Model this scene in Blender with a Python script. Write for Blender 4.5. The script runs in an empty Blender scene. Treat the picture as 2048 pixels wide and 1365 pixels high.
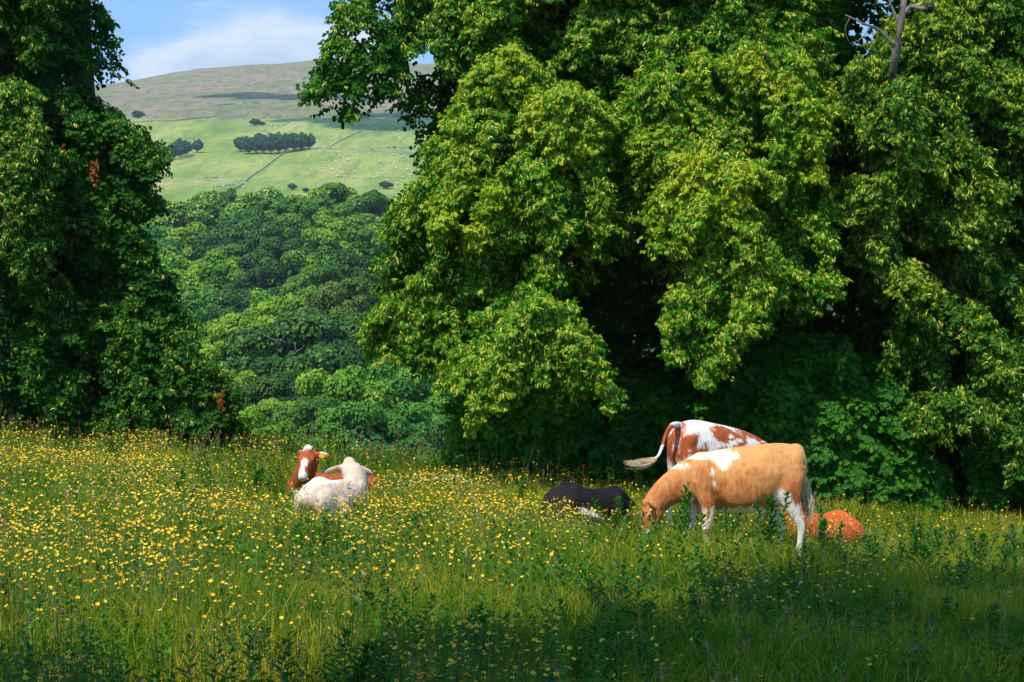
import bpy, math, random
import numpy as np
from math import radians as R, sin, cos, pi
from mathutils import Vector, Matrix

random.seed(5)
rng = np.random.default_rng(11)
scene = bpy.context.scene
COL = scene.collection

# ------------------------------------------------------------------ camera, world, sun, exposure
F, CX, HZ, CZ = 3982.0, 1024.0, 807.0, 1.6        # focal length in px of the 2048 px frame, centre, horizon row, eye height

cam_d = bpy.data.cameras.new("camera")
cam = bpy.data.objects.new("camera", cam_d)
COL.objects.link(cam)
cam.location = (0, 0, CZ)
cam.rotation_euler = (R(90), 0, 0)
cam_d.sensor_width = 36.0
cam_d.lens = 36.0 * F / 2048.0
cam_d.shift_y = (HZ - 682.5) / 2048.0
cam_d.clip_start = 0.1
cam_d.clip_end = 20000
scene.camera = cam

SUN_EL, SUN_AZ = R(54), R(214)                    # azimuth clockwise from +Y: behind the camera, to the left
S = Vector((sin(SUN_AZ) * cos(SUN_EL), cos(SUN_AZ) * cos(SUN_EL), sin(SUN_EL)))
sun_d = bpy.data.lights.new("sun", 'SUN')
sun_d.energy = 5.0
sun_d.angle = R(0.53)
sun_d.color = (1.0, 0.92, 0.76)
sun = bpy.data.objects.new("sun", sun_d)
sun.rotation_euler = (-S).to_track_quat('-Z', 'Y').to_euler()
sun.location = (0, 0, 60)
COL.objects.link(sun)

world = bpy.data.worlds.new("World")
scene.world = world
world.use_nodes = True
wt = world.node_tree
for n in list(wt.nodes):
    wt.nodes.remove(n)


def wn(t, **kw):
    n = wt.nodes.new(t)
    for k, v in kw.items():
        setattr(n, k, v)
    return n


def wmath(op, a, b=None, clamp=False):
    n = wn('ShaderNodeMath', operation=op, use_clamp=clamp)
    for i, v in enumerate((a, b)):
        if v is None:
            continue
        if isinstance(v, (int, float)):
            n.inputs[i].default_value = v
        else:
            wt.links.new(v, n.inputs[i])
    return n.outputs[0]


sky = wn('ShaderNodeTexSky', sky_type='NISHITA')
sky.sun_disc = False
sky.sun_elevation = SUN_EL
sky.sun_rotation = SUN_AZ
sky.altitude = 200
sky.air_density = 1.0
sky.dust_density = 0.6
sky.ozone_density = 1.5
tc = wn('ShaderNodeTexCoord')
sx = wn('ShaderNodeSeparateXYZ')
wt.links.new(tc.outputs['Generated'], sx.inputs[0])
yy = wmath('MAXIMUM', wmath('ABSOLUTE', sx.outputs['Y']), 0.05)
az = wmath('DIVIDE', sx.outputs['X'], yy)
el = wmath('DIVIDE', sx.outputs['Z'], yy)
cmb = wn('ShaderNodeCombineXYZ')
wt.links.new(wmath('MULTIPLY', az, 14.0), cmb.inputs[0])
wt.links.new(wmath('MULTIPLY', el, 30.0), cmb.inputs[1])
nz = wn('ShaderNodeTexNoise')
nz.inputs['Scale'].default_value = 1.3
nz.inputs['Detail'].default_value = 7
nz.inputs['Roughness'].default_value = 0.56
wt.links.new(cmb.outputs[0], nz.inputs['Vector'])
nzc = wmath('SUBTRACT', nz.outputs['Fac'], 0.5)
# a big arched cumulus bank low over the fells
ex = wmath('DIVIDE', wmath('SUBTRACT', az, -0.123), 0.075)
ez = wmath('DIVIDE', wmath('SUBTRACT', el, 0.135), 0.052)
dist = wmath('SQRT', wmath('ADD', wmath('MULTIPLY', ex, ex), wmath('MULTIPLY', ez, ez)))
dist = wmath('ADD', dist, wmath('MULTIPLY', nzc, 0.9))
rim = wmath('MULTIPLY', wmath('SUBTRACT', dist, 1.0), 5.2)
rim = wmath('EXPONENT', wmath('MULTIPLY', wmath('MULTIPLY', rim, rim), -1.0))
inside = wmath('MULTIPLY', wmath('SUBTRACT', 1.12, dist), 3.5, clamp=True)
far = wn('ShaderNodeTexNoise')
far.inputs['Scale'].default_value = 0.35
far.inputs['Detail'].default_value = 5
wt.links.new(cmb.outputs[0], far.inputs['Vector'])
wisp = wmath('MULTIPLY', wmath('SUBTRACT', far.outputs['Fac'], 0.50), 3.0, clamp=True)
m1 = wn('ShaderNodeMix', data_type='RGBA')
wt.links.new(wmath('MULTIPLY', wisp, 0.45), m1.inputs['Factor'])
mb_ = wn('ShaderNodeMix', data_type='RGBA')      # the deep clear blue above the cloud bank
mb_.inputs['Factor'].default_value = 0.6
wt.links.new(sky.outputs[0], mb_.inputs['A'])
mb_.inputs['B'].default_value = (2.0, 4.8, 8.6, 1)
wt.links.new(mb_.outputs['Result'], m1.inputs['A'])
m1.inputs['B'].default_value = (3.6, 5.2, 7.3, 1)
m2 = wn('ShaderNodeMix', data_type='RGBA')
wt.links.new(wmath('MULTIPLY', inside, 0.88), m2.inputs['Factor'])
wt.links.new(m1.outputs['Result'], m2.inputs['A'])
m2.inputs['B'].default_value = (3.7, 5.0, 6.7, 1)
m3 = wn('ShaderNodeMix', data_type='RGBA')
wt.links.new(wmath('MULTIPLY', rim, 0.8), m3.inputs['Factor'])
wt.links.new(m2.outputs['Result'], m3.inputs['A'])
m3.inputs['B'].default_value = (6.6, 7.1, 7.7, 1)
bg = wn('ShaderNodeBackground')
bg.inputs['Strength'].default_value = 0.148
wo = wn('ShaderNodeOutputWorld')
wt.links.new(m3.outputs['Result'], bg.inputs['Color'])
wt.links.new(bg.outputs[0], wo.inputs['Surface'])

scene.view_settings.view_transform = 'Standard'
scene.view_settings.look = 'None'
scene.view_settings.gamma = 1
scene.view_settings.exposure = 0.0
cy = scene.cycles
cy.max_bounces = 6
cy.diffuse_bounces = 3
cy.glossy_bounces = 1
cy.transmission_bounces = 3
cy.volume_bounces = 0
cy.use_denoising = True


# ------------------------------------------------------------------ helpers
def at(px, py, Y):
    return np.array([(px - CX) / F * Y, Y, CZ + (HZ - py) / F * Y])


def tag(o, label=None, cat=None, group=None, kind=None):
    if label: o['label'] = label
    if cat: o['category'] = cat
    if group: o['group'] = group
    if kind: o['kind'] = kind
    return o


def empty(name, loc, rz=0.0, s=1.0):
    o = bpy.data.objects.new(name, None)
    COL.objects.link(o)
    o.location = [float(v) for v in loc]
    o.rotation_euler = (0, 0, rz)
    o.scale = (s, s, s) if not isinstance(s, tuple) else s
    o.empty_display_size = 0.2
    return o


def link(name, me, parent=None):
    o = bpy.data.objects.new(name, me)
    COL.objects.link(o)
    if parent is not None:
        o.parent = parent
    return o


def copy_tree(o, parent=None):
    c = o.copy()
    COL.objects.link(c)
    c.parent = parent
    for ch in list(o.children):
        copy_tree(ch, c)
    return c


def make_mesh(name, V, faces, mats, attr=None, smooth=False, mat_index=None):
    """faces: list of (m,k) int arrays; attr: dict name -> per-vertex float array."""
    me = bpy.data.meshes.new(name)
    V = np.asarray(V, dtype=np.float32).reshape(-1, 3)
    faces = [np.asarray(f, dtype=np.int32) for f in faces if len(f)]
    me.vertices.add(len(V))
    me.vertices.foreach_set('co', V.ravel())
    nl = sum(f.size for f in faces)
    me.loops.add(nl)
    me.loops.foreach_set('vertex_index', np.concatenate([f.ravel() for f in faces]))
    np_ = sum(len(f) for f in faces)
    me.polygons.add(np_)
    starts, off = [], 0
    for f in faces:
        starts.append(off + np.arange(len(f), dtype=np.int32) * f.shape[1])
        off += f.size
    me.polygons.foreach_set('loop_start', np.concatenate(starts).astype(np.int32))
    if smooth:
        me.polygons.foreach_set('use_smooth', np.ones(np_, dtype=bool))
    else:
        me.polygons.foreach_set('use_smooth', np.zeros(np_, dtype=bool))
    for m in (mats if isinstance(mats, (list, tuple)) else [mats]):
        me.materials.append(m)
    if mat_index is not None:
        me.polygons.foreach_set('material_index', np.asarray(mat_index, dtype=np.int32))
    if attr:
        for k, a in attr.items():
            at_ = me.attributes.new(k, 'FLOAT', 'POINT')
            at_.data.foreach_set('value', np.asarray(a, dtype=np.float32))
    me.update(calc_edges=True)
    return me


def nrm(a):
    return a / np.maximum(np.linalg.norm(a, axis=-1, keepdims=True), 1e-9)


class MB:
    """gathers pieces of mixed polygons into one mesh"""
    def __init__(self):
        self.V, self.F, self.A, self.M, self.n = [], [], [], [], 0

    def add(self, V, faces, v=0.5, m=0):
        V = np.asarray(V, dtype=np.float64).reshape(-1, 3)
        for f in faces:
            f = np.asarray(f, dtype=np.int64)
            if len(f):
                self.F.append(f + self.n)
                self.M.append(np.full(len(f), m))
        self.V.append(V)
        self.A.append(np.full(len(V), v) if np.isscalar(v) else np.asarray(v))
        self.n += len(V)
        return self

    def mesh(self, name, mats, smooth=False):
        by = {}
        for f, m in zip(self.F, self.M):
            by.setdefault(f.shape[1], []).append((f, m))
        faces, mi = [], []
        for k in by:
            faces.append(np.concatenate([a for a, b in by[k]]))
            mi.append(np.concatenate([b for a, b in by[k]]))
        return make_mesh(name, np.concatenate(self.V), faces, mats, {'v': np.concatenate(self.A)}, smooth, np.concatenate(mi))

    def build(self, name, mats, parent=None, smooth=False):
        return link(name, self.mesh(name, mats, smooth), parent)


def frames(P, hint=None):
    """tangents and side/up vectors carried along the line; hint keeps the side axis fixed"""
    P = np.asarray(P, float)
    T = nrm(np.gradient(P, axis=0))
    Sd = np.zeros_like(T)
    s = np.asarray(hint, float) if hint is not None else np.cross(T[0], [0, 0, 1.0])
    if np.linalg.norm(s) < 0.2:
        s = np.array([1.0, 0, 0])
    for i in range(len(T)):
        b = np.asarray(hint, float) if hint is not None else s
        q = b - T[i] * np.dot(b, T[i])
        if np.linalg.norm(q) > 1e-3:
            s = q / np.linalg.norm(q)
        Sd[i] = s
    return T, Sd, nrm(np.cross(Sd, T))


def tube(P, r, k=6, caps=True, hint=None):
    """P (n,3) polyline, r scalar, (n,) or (n,2) half width / half height -> verts, faces"""
    P = np.asarray(P, float)
    n = len(P)
    r = np.asarray(r, float)
    if r.ndim == 0: r = np.full(n, float(r))
    if r.ndim == 1: r = np.stack([r, r], 1)
    T, Sd, U = frames(P, hint)
    a = np.arange(k) / k * 2 * pi
    V = P[:, None] + Sd[:, None] * (np.cos(a)[None, :, None] * r[:, 0, None, None]) + U[:, None] * (np.sin(a)[None, :, None] * r[:, 1, None, None])
    V = V.reshape(-1, 3)
    i = np.arange(n - 1)[:, None] * k
    j = np.arange(k)[None]
    j2 = (j + 1) % k
    Q = np.stack([i + j, i + k + j, i + k + j2, i + j2], -1).reshape(-1, 4)
    faces = [Q]
    if caps:
        V = np.concatenate([V, P[:1], P[-1:]])
        c0, c1 = n * k, n * k + 1
        jj = np.arange(k); jn = (jj + 1) % k
        faces.append(np.stack([np.full(k, c0), jj, jn], -1))
        b = (n - 1) * k
        faces.append(np.stack([np.full(k, c1), b + jn, b + jj], -1))
    return V, faces


def spline(P, n):
    """Catmull-Rom through P (any number of columns), n samples"""
    P = np.asarray(P, float)
    Q = np.concatenate([[2 * P[0] - P[1]], P, [2 * P[-1] - P[-2]]])
    t = np.linspace(0, len(P) - 1 - 1e-9, n)
    i = t.astype(int)
    f = (t - i)[:, None]
    a, b, c, d = Q[i], Q[i + 1], Q[i + 2], Q[i + 3]
    return 0.5 * (2 * b + (c - a) * f + (2 * a - 5 * b + 4 * c - d) * f ** 2 + (3 * b - a - 3 * c + d) * f ** 3)


def ellipsoid(c, r, k=16, m=10, rot=None):
    th = np.linspace(0, pi, m + 1)[1:-1]
    ph = np.arange(k) / k * 2 * pi
    V = np.stack([np.sin(th)[:, None] * np.cos(ph), np.sin(th)[:, None] * np.sin(ph), np.repeat(np.cos(th)[:, None], k, 1)], -1).reshape(-1, 3)
    V = np.concatenate([V, [[0, 0, 1], [0, 0, -1]]]) * np.asarray(r)
    if rot is not None:
        V = V @ np.asarray(rot).T
    V = V + np.asarray(c)
    i = np.arange(m - 2)[:, None] * k
    j = np.arange(k)[None]; j2 = (j + 1) % k
    Q = np.stack([i + j, i + k + j, i + k + j2, i + j2], -1).reshape(-1, 4)
    n = (m - 1) * k
    jj = np.arange(k); jn = (jj + 1) % k
    return V, [Q, np.stack([np.full(k, n), jj, jn], -1), np.stack([np.full(k, n + 1), (m - 2) * k + jn, (m - 2) * k + jj], -1)]


# smooth value noise for terrain and meadow density
_NG = np.random.default_rng(3).random((64, 64))


def vnoise(x, y, s, off=0.0):
    x = np.asarray(x, float) / s + off + 1000.0
    y = np.asarray(y, float) / s + off * 1.7 + 1000.0
    xi, yi = np.floor(x).astype(int), np.floor(y).astype(int)
    fx, fy = x - xi, y - yi
    fx, fy = fx * fx * (3 - 2 * fx), fy * fy * (3 - 2 * fy)
    g = lambda a, b: _NG[a % 64, b % 64]
    return (g(xi, yi) * (1 - fx) + g(xi + 1, yi) * fx) * (1 - fy) + (g(xi, yi + 1) * (1 - fx) + g(xi + 1, yi + 1) * fx) * fy


# ------------------------------------------------------------------ materials
def new_mat(name):
    m = bpy.data.materials.new(name)
    m.use_nodes = True
    nt = m.node_tree
    for n in list(nt.nodes):
        nt.nodes.remove(n)
    out = nt.nodes.new('ShaderNodeOutputMaterial')
    return m, nt, out


def ramp(nt, fac, cols):
    r = nt.nodes.new('ShaderNodeValToRGB')
    e = r.color_ramp.elements
    while len(e) < len(cols):
        e.new(0.5)
    for el_, (p, c) in zip(e, cols):
        el_.position = p
        el_.color = (*c, 1)
    nt.links.new(fac, r.inputs[0])
    return r.outputs[0]


def attr_node(nt, name='v'):
    a = nt.nodes.new('ShaderNodeAttribute')
    a.attribute_name = name
    return a.outputs['Fac']


def noise_node(nt, scale, detail=3, rough=0.5, coord='Object', vscale=None):
    t = nt.nodes.new('ShaderNodeTexCoord')
    n = nt.nodes.new('ShaderNodeTexNoise')
    n.inputs['Scale'].default_value = scale
    n.inputs['Detail'].default_value = detail
    n.inputs['Roughness'].default_value = rough
    if vscale:
        mp = nt.nodes.new('ShaderNodeMapping')
        mp.inputs['Scale'].default_value = vscale
        nt.links.new(t.outputs[coord], mp.inputs[0])
        nt.links.new(mp.outputs[0], n.inputs['Vector'])
    else:
        nt.links.new(t.outputs[coord], n.inputs['Vector'])
    return n.outputs['Fac']


def leaf_mat(name, cols, trans=0.3, rough=0.55, spec=0.16, objvar=0.0, tint=(1.15, 1.1, 0.5)):
    m, nt, out = new_mat(name)
    c = ramp(nt, attr_node(nt), cols)
    if objvar:
        oi = nt.nodes.new('ShaderNodeObjectInfo')
        hs = nt.nodes.new('ShaderNodeHueSaturation')
        mr = nt.nodes.new('ShaderNodeMapRange')
        mr.inputs['To Min'].default_value = 1 - objvar
        mr.inputs['To Max'].default_value = 1 + objvar
        nt.links.new(oi.outputs['Random'], mr.inputs['Value'])
        nt.links.new(mr.outputs[0], hs.inputs['Value'])
        nt.links.new(c, hs.inputs['Color'])
        c = hs.outputs[0]
    p = nt.nodes.new('ShaderNodeBsdfPrincipled')
    p.inputs['Roughness'].default_value = rough
    p.inputs['Specular IOR Level'].default_value = spec
    nt.links.new(c, p.inputs['Base Color'])
    if trans > 0:
        tr = nt.nodes.new('ShaderNodeBsdfTranslucent')
        mu = nt.nodes.new('ShaderNodeMix'); mu.data_type = 'RGBA'; mu.blend_type = 'MULTIPLY'
        mu.inputs['Factor'].default_value = 1
        mu.inputs['B'].default_value = (*tint, 1)
        nt.links.new(c, mu.inputs['A'])
        nt.links.new(mu.outputs['Result'], tr.inputs['Color'])
        mx = nt.nodes.new('ShaderNodeMixShader')
        mx.inputs[0].default_value = trans
        nt.links.new(p.outputs[0], mx.inputs[1])
        nt.links.new(tr.outputs[0], mx.inputs[2])
        nt.links.new(mx.outputs[0], out.inputs[0])
    else:
        nt.links.new(p.outputs[0], out.inputs[0])
    return m


def plain_mat(name, col, rough=0.8, nscale=None, col2=None, bump=0.0, spec=0.3, detail=4):
    m, nt, out = new_mat(name)
    p = nt.nodes.new('ShaderNodeBsdfPrincipled')
    p.inputs['Roughness'].default_value = rough
    p.inputs['Specular IOR Level'].default_value = spec
    if nscale:
        f = noise_node(nt, nscale, detail, 0.6)
        nt.links.new(ramp(nt, f, [(0.3, col), (0.7, col2 or tuple(c * 0.6 for c in col))]), p.inputs['Base Color'])
        if bump:
            b = nt.nodes.new('ShaderNodeBump')
            b.inputs['Strength'].default_value = bump
            nt.links.new(f, b.inputs['Height'])
            nt.links.new(b.outputs[0], p.inputs['Normal'])
    else:
        p.inputs['Base Color'].default_value = (*col, 1)
    nt.links.new(p.outputs[0], out.inputs[0])
    return m


M = {}
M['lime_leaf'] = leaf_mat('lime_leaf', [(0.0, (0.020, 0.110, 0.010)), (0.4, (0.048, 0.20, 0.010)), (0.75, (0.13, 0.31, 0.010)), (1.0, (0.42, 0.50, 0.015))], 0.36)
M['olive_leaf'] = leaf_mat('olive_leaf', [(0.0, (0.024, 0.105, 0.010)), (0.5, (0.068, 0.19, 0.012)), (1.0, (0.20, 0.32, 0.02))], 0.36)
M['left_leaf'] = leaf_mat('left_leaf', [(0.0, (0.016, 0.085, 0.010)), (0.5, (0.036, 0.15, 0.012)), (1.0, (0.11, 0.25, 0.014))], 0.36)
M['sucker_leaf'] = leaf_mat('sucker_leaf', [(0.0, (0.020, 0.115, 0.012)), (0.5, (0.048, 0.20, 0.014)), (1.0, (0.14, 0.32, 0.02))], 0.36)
M['bract'] = leaf_mat('bract', [(0.0, (0.30, 0.46, 0.03)), (0.6, (0.55, 0.62, 0.05)), (1.0, (0.82, 0.72, 0.16))], 0.35, tint=(1, 1, .7))
M['rust_leaf'] = leaf_mat('rust_leaf', [(0.0, (0.13, 0.035, 0.01)), (1.0, (0.32, 0.09, 0.02))], 0.2)
M['bark'] = plain_mat('bark', (0.035, 0.028, 0.020), 0.95, 9.0, (0.09, 0.075, 0.055), 0.6, spec=.1)
M['pale_bark'] = plain_mat('pale_bark', (0.05, 0.038, 0.028), 0.9, 7.0, (0.20, 0.175, 0.15), 0.5)
M['dead_wood'] = plain_mat('dead_wood', (0.22, 0.20, 0.18), 0.9, 20.0, (0.12, 0.10, 0.09), 0.3)
M['grass'] = leaf_mat('grass', [(0.0, (0.030, 0.13, 0.010)), (0.35, (0.105, 0.235, 0.010)), (0.62, (0.31, 0.35, 0.012)), (0.86, (0.54, 0.46, 0.045)), (1.0, (0.54, 0.36, 0.12))], 0.4)
M['seed'] = leaf_mat('seed', [(0.0, (0.16, 0.09, 0.05)), (0.6, (0.34, 0.20, 0.11)), (1.0, (0.50, 0.42, 0.24))], 0.2, tint=(1, 1, 1))
M['petal'] = leaf_mat('petal', [(0.0, (0.82, 0.36, 0.005)), (0.5, (0.92, 0.56, 0.01)), (1.0, (0.96, 0.74, 0.03))], 0.25, 0.35, 0.4, tint=(1, 1, .6))
M['stem'] = leaf_mat('stem', [(0.0, (0.05, 0.12, 0.02)), (1.0, (0.12, 0.22, 0.04))], 0.0)
M['thistle_leaf'] = leaf_mat('thistle_leaf', [(0.0, (0.022, 0.11, 0.014)), (0.6, (0.06, 0.21, 0.022)), (1.0, (0.14, 0.30, 0.035))], 0.3)
M['thistle_head'] = plain_mat('thistle_head', (0.24, 0.16, 0.22), 0.9, 60.0, (0.14, 0.13, 0.08))
M['nettle_leaf'] = leaf_mat('nettle_leaf', [(0.0, (0.012, 0.05, 0.012)), (1.0, (0.045, 0.12, 0.025))], 0.2)
M['white_flower'] = leaf_mat('white_flower', [(0.0, (0.65, 0.68, 0.6)), (1.0, (0.8, 0.8, 0.75))], 0.2, tint=(1, 1, 1))
M['eye'] = plain_mat('eye', (0.01, 0.008, 0.006), 0.1, spec=0.6)
M['ear_tag'] = plain_mat('ear_tag', (0.75, 0.42, 0.02), 0.4)
WG = {
    'wood_green': [(0.0, (0.035, 0.13, 0.010)), (0.5, (0.13, 0.31, 0.012)), (1.0, (0.36, 0.50, 0.02))],
    'wood_dark': [(0.0, (0.014, 0.06, 0.012)), (0.5, (0.042, 0.13, 0.016)), (1.0, (0.12, 0.23, 0.025))],
    'wood_yellow': [(0.0, (0.06, 0.16, 0.012)), (0.5, (0.19, 0.34, 0.016)), (1.0, (0.38, 0.50, 0.03))],
    'wood_brown': [(0.0, (0.035, 0.07, 0.012)), (0.5, (0.085, 0.15, 0.018)), (1.0, (0.18, 0.24, 0.03))],
    'wood_blue': [(0.0, (0.020, 0.10, 0.014)), (0.5, (0.065, 0.24, 0.020)), (1.0, (0.20, 0.40, 0.03))],
    'wood_blossom': [(0.0, (0.03, 0.10, 0.012)), (0.45, (0.12, 0.29, 0.016)), (0.70, (0.28, 0.44, 0.03)), (1.0, (0.66, 0.68, 0.32))],
    'copse': [(0.0, (0.016, 0.07, 0.04)), (0.5, (0.045, 0.15, 0.07)), (1.0, (0.12, 0.27, 0.11))],
}
for k, v in WG.items():
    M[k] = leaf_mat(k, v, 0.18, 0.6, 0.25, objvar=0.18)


# ------------------------------------------------------------------ terrain
def ease(t):
    t = np.clip(t, 0, 1)
    return t * t * (3 - 2 * t)


_VY = np.array([33.0, 37, 50, 75, 110, 150, 180, 220, 270, 315, 360, 400, 500, 650, 800])
_VZ = np.array([0.0, -0.9, -5.0, -10.5, -14, -13, -10, -3, 2, 10, 19, 28, 41, 60, 79])
_HY = np.array([800.0, 900, 1000, 1120, 1300, 1500, 1900, 2500])
_HP = np.array([412.0, 365, 322, 285, 245, 210, 168, 124])      # row at which each distance of the hillside shows
_RX = np.array([-3500.0, -900, -560, -492, -440, -392, -329, -290, -241, -200, -115, 200, 900, 3500])
_RP = np.array([200.0, 176, 170, 167, 150, 137, 128, 127, 118, 117, 128, 140, 180, 260])


def ground(x, y):
    x = np.asarray(x, float); y = np.asarray(y, float)
    x, y = np.broadcast_arrays(x, y)
    xc = np.clip(x, -14, 14)
    mead = -0.07 * xc + 0.12 + 0.022 * np.clip(y - 25, 0, 9) + 0.05 * (vnoise(x, y, 2.3) - 0.5) + 0.03 * (vnoise(x, y, 0.8, 5) - 0.5)
    mead = mead - 0.02 * (x - xc)
    val = np.interp(y, _VY, _VZ)
    fade = ease((y - 33) / 40)
    z = np.where(y < 33, mead, mead * (1 - fade) + val)
    z = z + np.where(y > 60, ease((y - 60) / 60) * 3.0 * (vnoise(x, y, 45, 2) - 0.5), 0)
    # hillside
    yh = np.clip(y, 800, 2500)
    row = np.interp(yh, _HY, _HP)
    rr = np.interp(x, _RX, _RP)
    k = ease((yh - 1150) / 1350)
    row = row + (rr - 124) * k
    row = row + (x + 300) * 0.02 * ease((yh - 800) / 200) * (1 - k)
    row = row - 12 * (vnoise(x, yh, 330, 7) - 0.5) * ease((yh - 800) / 300) * (1 - 0.75 * k)
    zh = CZ + (HZ - row) / F * yh
    zh = zh + 3.0 * (vnoise(x, y, 60, 9) - 0.5) * ease((yh - 850) / 200) * (1 - .5 * k)
    zh = zh - np.clip(y - 2500, 0, 9000) * 0.12
    return np.where(y > 800, zh, z)


def g1(x, y):
    return float(ground(x, y))


def hit(px, py, y0=780.0, y1=2500.0):
    """the hillside point seen at a given pixel"""
    ys = np.linspace(y0, y1, 900)
    zs = ground((px - CX) / F * ys, ys)
    zr = CZ + (HZ - py) / F * ys
    below = np.nonzero(zs >= zr)[0]
    i = below[0] if len(below) else len(ys) - 1
    Y = ys[i]
    return (px - CX) / F * Y, Y, float(zs[i])


def sheet(name, xs_of_y, ys, nx, mat):
    X = np.stack([np.linspace(a, b, nx) for a, b in (xs_of_y(y) for y in ys)])
    Yg = np.repeat(np.asarray(ys)[:, None], nx, 1)
    Z = ground(X, Yg)
    V = np.stack([X, Yg, Z], -1).reshape(-1, 3)
    i = np.arange(len(ys) - 1)[:, None] * nx
    j = np.arange(nx - 1)[None]
    Q = np.stack([i + j, i + j + 1, i + nx + j + 1, i + nx + j], -1).reshape(-1, 4)
    return link(name, make_mesh(name, V, [Q], mat, smooth=True))


def meadow_material():
    m, nt, out = new_mat('meadow_soil')
    p = nt.nodes.new('ShaderNodeBsdfPrincipled')
    p.inputs['Roughness'].default_value = 0.95
    p.inputs['Specular IOR Level'].default_value = 0.1
    f = noise_node(nt, 3.0, 6, 0.65)
    nt.links.new(ramp(nt, f, [(0.3, (0.03, 0.07, 0.012)), (0.55, (0.06, 0.12, 0.018)), (0.8, (0.12, 0.13, 0.035))]), p.inputs['Base Color'])
    nt.links.new(p.outputs[0], out.inputs[0])
    return m


def hill_material():
    m, nt, out = new_mat('hill_pasture')
    L = nt.links
    tcn = nt.nodes.new('ShaderNodeTexCoord')
    sp = nt.nodes.new('ShaderNodeSeparateXYZ')
    L.new(tcn.outputs['Object'], sp.inputs[0])

    def mth(op, a, b=None, clamp=False):
        n = nt.nodes.new('ShaderNodeMath'); n.operation = op; n.use_clamp = clamp
        for i, v in enumerate((a, b)):
            if v is None: continue
            if isinstance(v, (int, float)): n.inputs[i].default_value = v
            else: L.new(v, n.inputs[i])
        return n.outputs[0]

    def mix(f, a, b):
        n = nt.nodes.new('ShaderNodeMix'); n.data_type = 'RGBA'
        L.new(f, n.inputs['Factor'])
        for s, v in (('A', a), ('B', b)):
            if isinstance(v, tuple): n.inputs[s].default_value = (*v, 1)
            else: L.new(v, n.inputs[s])
        return n.outputs['Result']
    big = noise_node(nt, 0.008, 6, 0.6, vscale=(1, 0.4, 0))
    mid = noise_node(nt, 0.03, 6, 0.65, vscale=(1, 0.22, 0))
    fine = noise_node(nt, 0.13, 7, 0.72, vscale=(1, 0.16, 0))
    pasture = ramp(nt, mid, [(0.32, (0.15, 0.25, 0.045)), (0.45, (0.25, 0.34, 0.07)), (0.56, (0.35, 0.40, 0.10)), (0.70, (0.46, 0.42, 0.17))])
    tuss = mth('MULTIPLY', mth('SUBTRACT', fine, 0.49), 8.0, True)
    pasture = mix(mth('MULTIPLY', tuss, 0.45), pasture, (0.10, 0.18, 0.05))
    # streaks of pale bleached grass low on the left field
    dx = mth('DIVIDE', mth('ADD', sp.outputs['X'], 146.0), 26.0)
    dy = mth('DIVIDE', mth('SUBTRACT', sp.outputs['Y'], 905.0), 20.0)
    el_ = mth('SUBTRACT', 1.0, mth('ADD', mth('MULTIPLY', dx, dx), mth('MULTIPLY', dy, dy)))
    st = noise_node(nt, 0.12, 5, 0.6, vscale=(0.6, 1.0, 1))
    st = mth('MULTIPLY', mth('MULTIPLY', mth('SUBTRACT', st, 0.45), 7.0, True), mth('MULTIPLY', el_, 2.0, True))
    pasture = mix(st, pasture, (0.50, 0.38, 0.27))
    moor = ramp(nt, big, [(0.36, (0.20, 0.23, 0.09)), (0.46, (0.28, 0.25, 0.13)), (0.56, (0.35, 0.27, 0.18)), (0.64, (0.24, 0.27, 0.10))])
    grn = mth('MULTIPLY', mth('SUBTRACT', mid, 0.50), 6.0, True)
    moor = mix(mth('MULTIPLY', grn, 0.75), moor, (0.20, 0.25, 0.09))
    heath = mth('MULTIPLY', mth('SUBTRACT', fine, 0.47), 9.0, True)
    moor = mix(mth('MULTIPLY', heath, 0.6), moor, (0.10, 0.11, 0.055))
    # intake line between fields and moor, wavering along the slope
    lim = mth('ADD', mth('MULTIPLY', mth('SUBTRACT', big, 0.5), 60.0), mth('ADD', 1395.0, mth('MULTIPLY', sp.outputs['X'], 0.30)))
    fm = mth('MULTIPLY', mth('SUBTRACT', sp.outputs['Y'], lim), 0.05, True)
    col = mix(fm, pasture, moor)
    # valley floor and slopes under the woods stay dark green
    fv = mth('MULTIPLY', mth('SUBTRACT', 480.0, sp.outputs['Y']), 0.01, True)
    col = mix(fv, col, (0.05, 0.10, 0.03))
    p = nt.nodes.new('ShaderNodeBsdfPrincipled')
    p.inputs['Roughness'].default_value = 0.95
    p.inputs['Specular IOR Level'].default_value = 0.1
    bmp = nt.nodes.new('ShaderNodeBump')
    bmp.inputs['Strength'].default_value = 0.8
    bmp.inputs['Distance'].default_value = 5.0
    L.new(fine, bmp.inputs['Height'])
    L.new(bmp.outputs[0], p.inputs['Normal'])
    L.new(col, p.inputs['Base Color'])
    L.new(p.outputs[0], out.inputs[0])
    return m


o = sheet('meadow', lambda y: (-60 - y * .5, 60 + y * .5), np.concatenate([np.linspace(-40, 8, 30), np.linspace(8.3, 40, 140), np.linspace(41, 60, 20)]), 320, meadow_material())
tag(o, kind='structure')
o = sheet('hillside', lambda y: (-60 - y * .5 - max(0, y - 60) * .5, 60 + y * .5 + max(0, y - 60) * .5),
          np.concatenate([np.geomspace(60, 800, 90), np.geomspace(804, 2500, 240), np.linspace(2520, 3400, 16)]), 420, hill_material())
tag(o, kind='structure')
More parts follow.
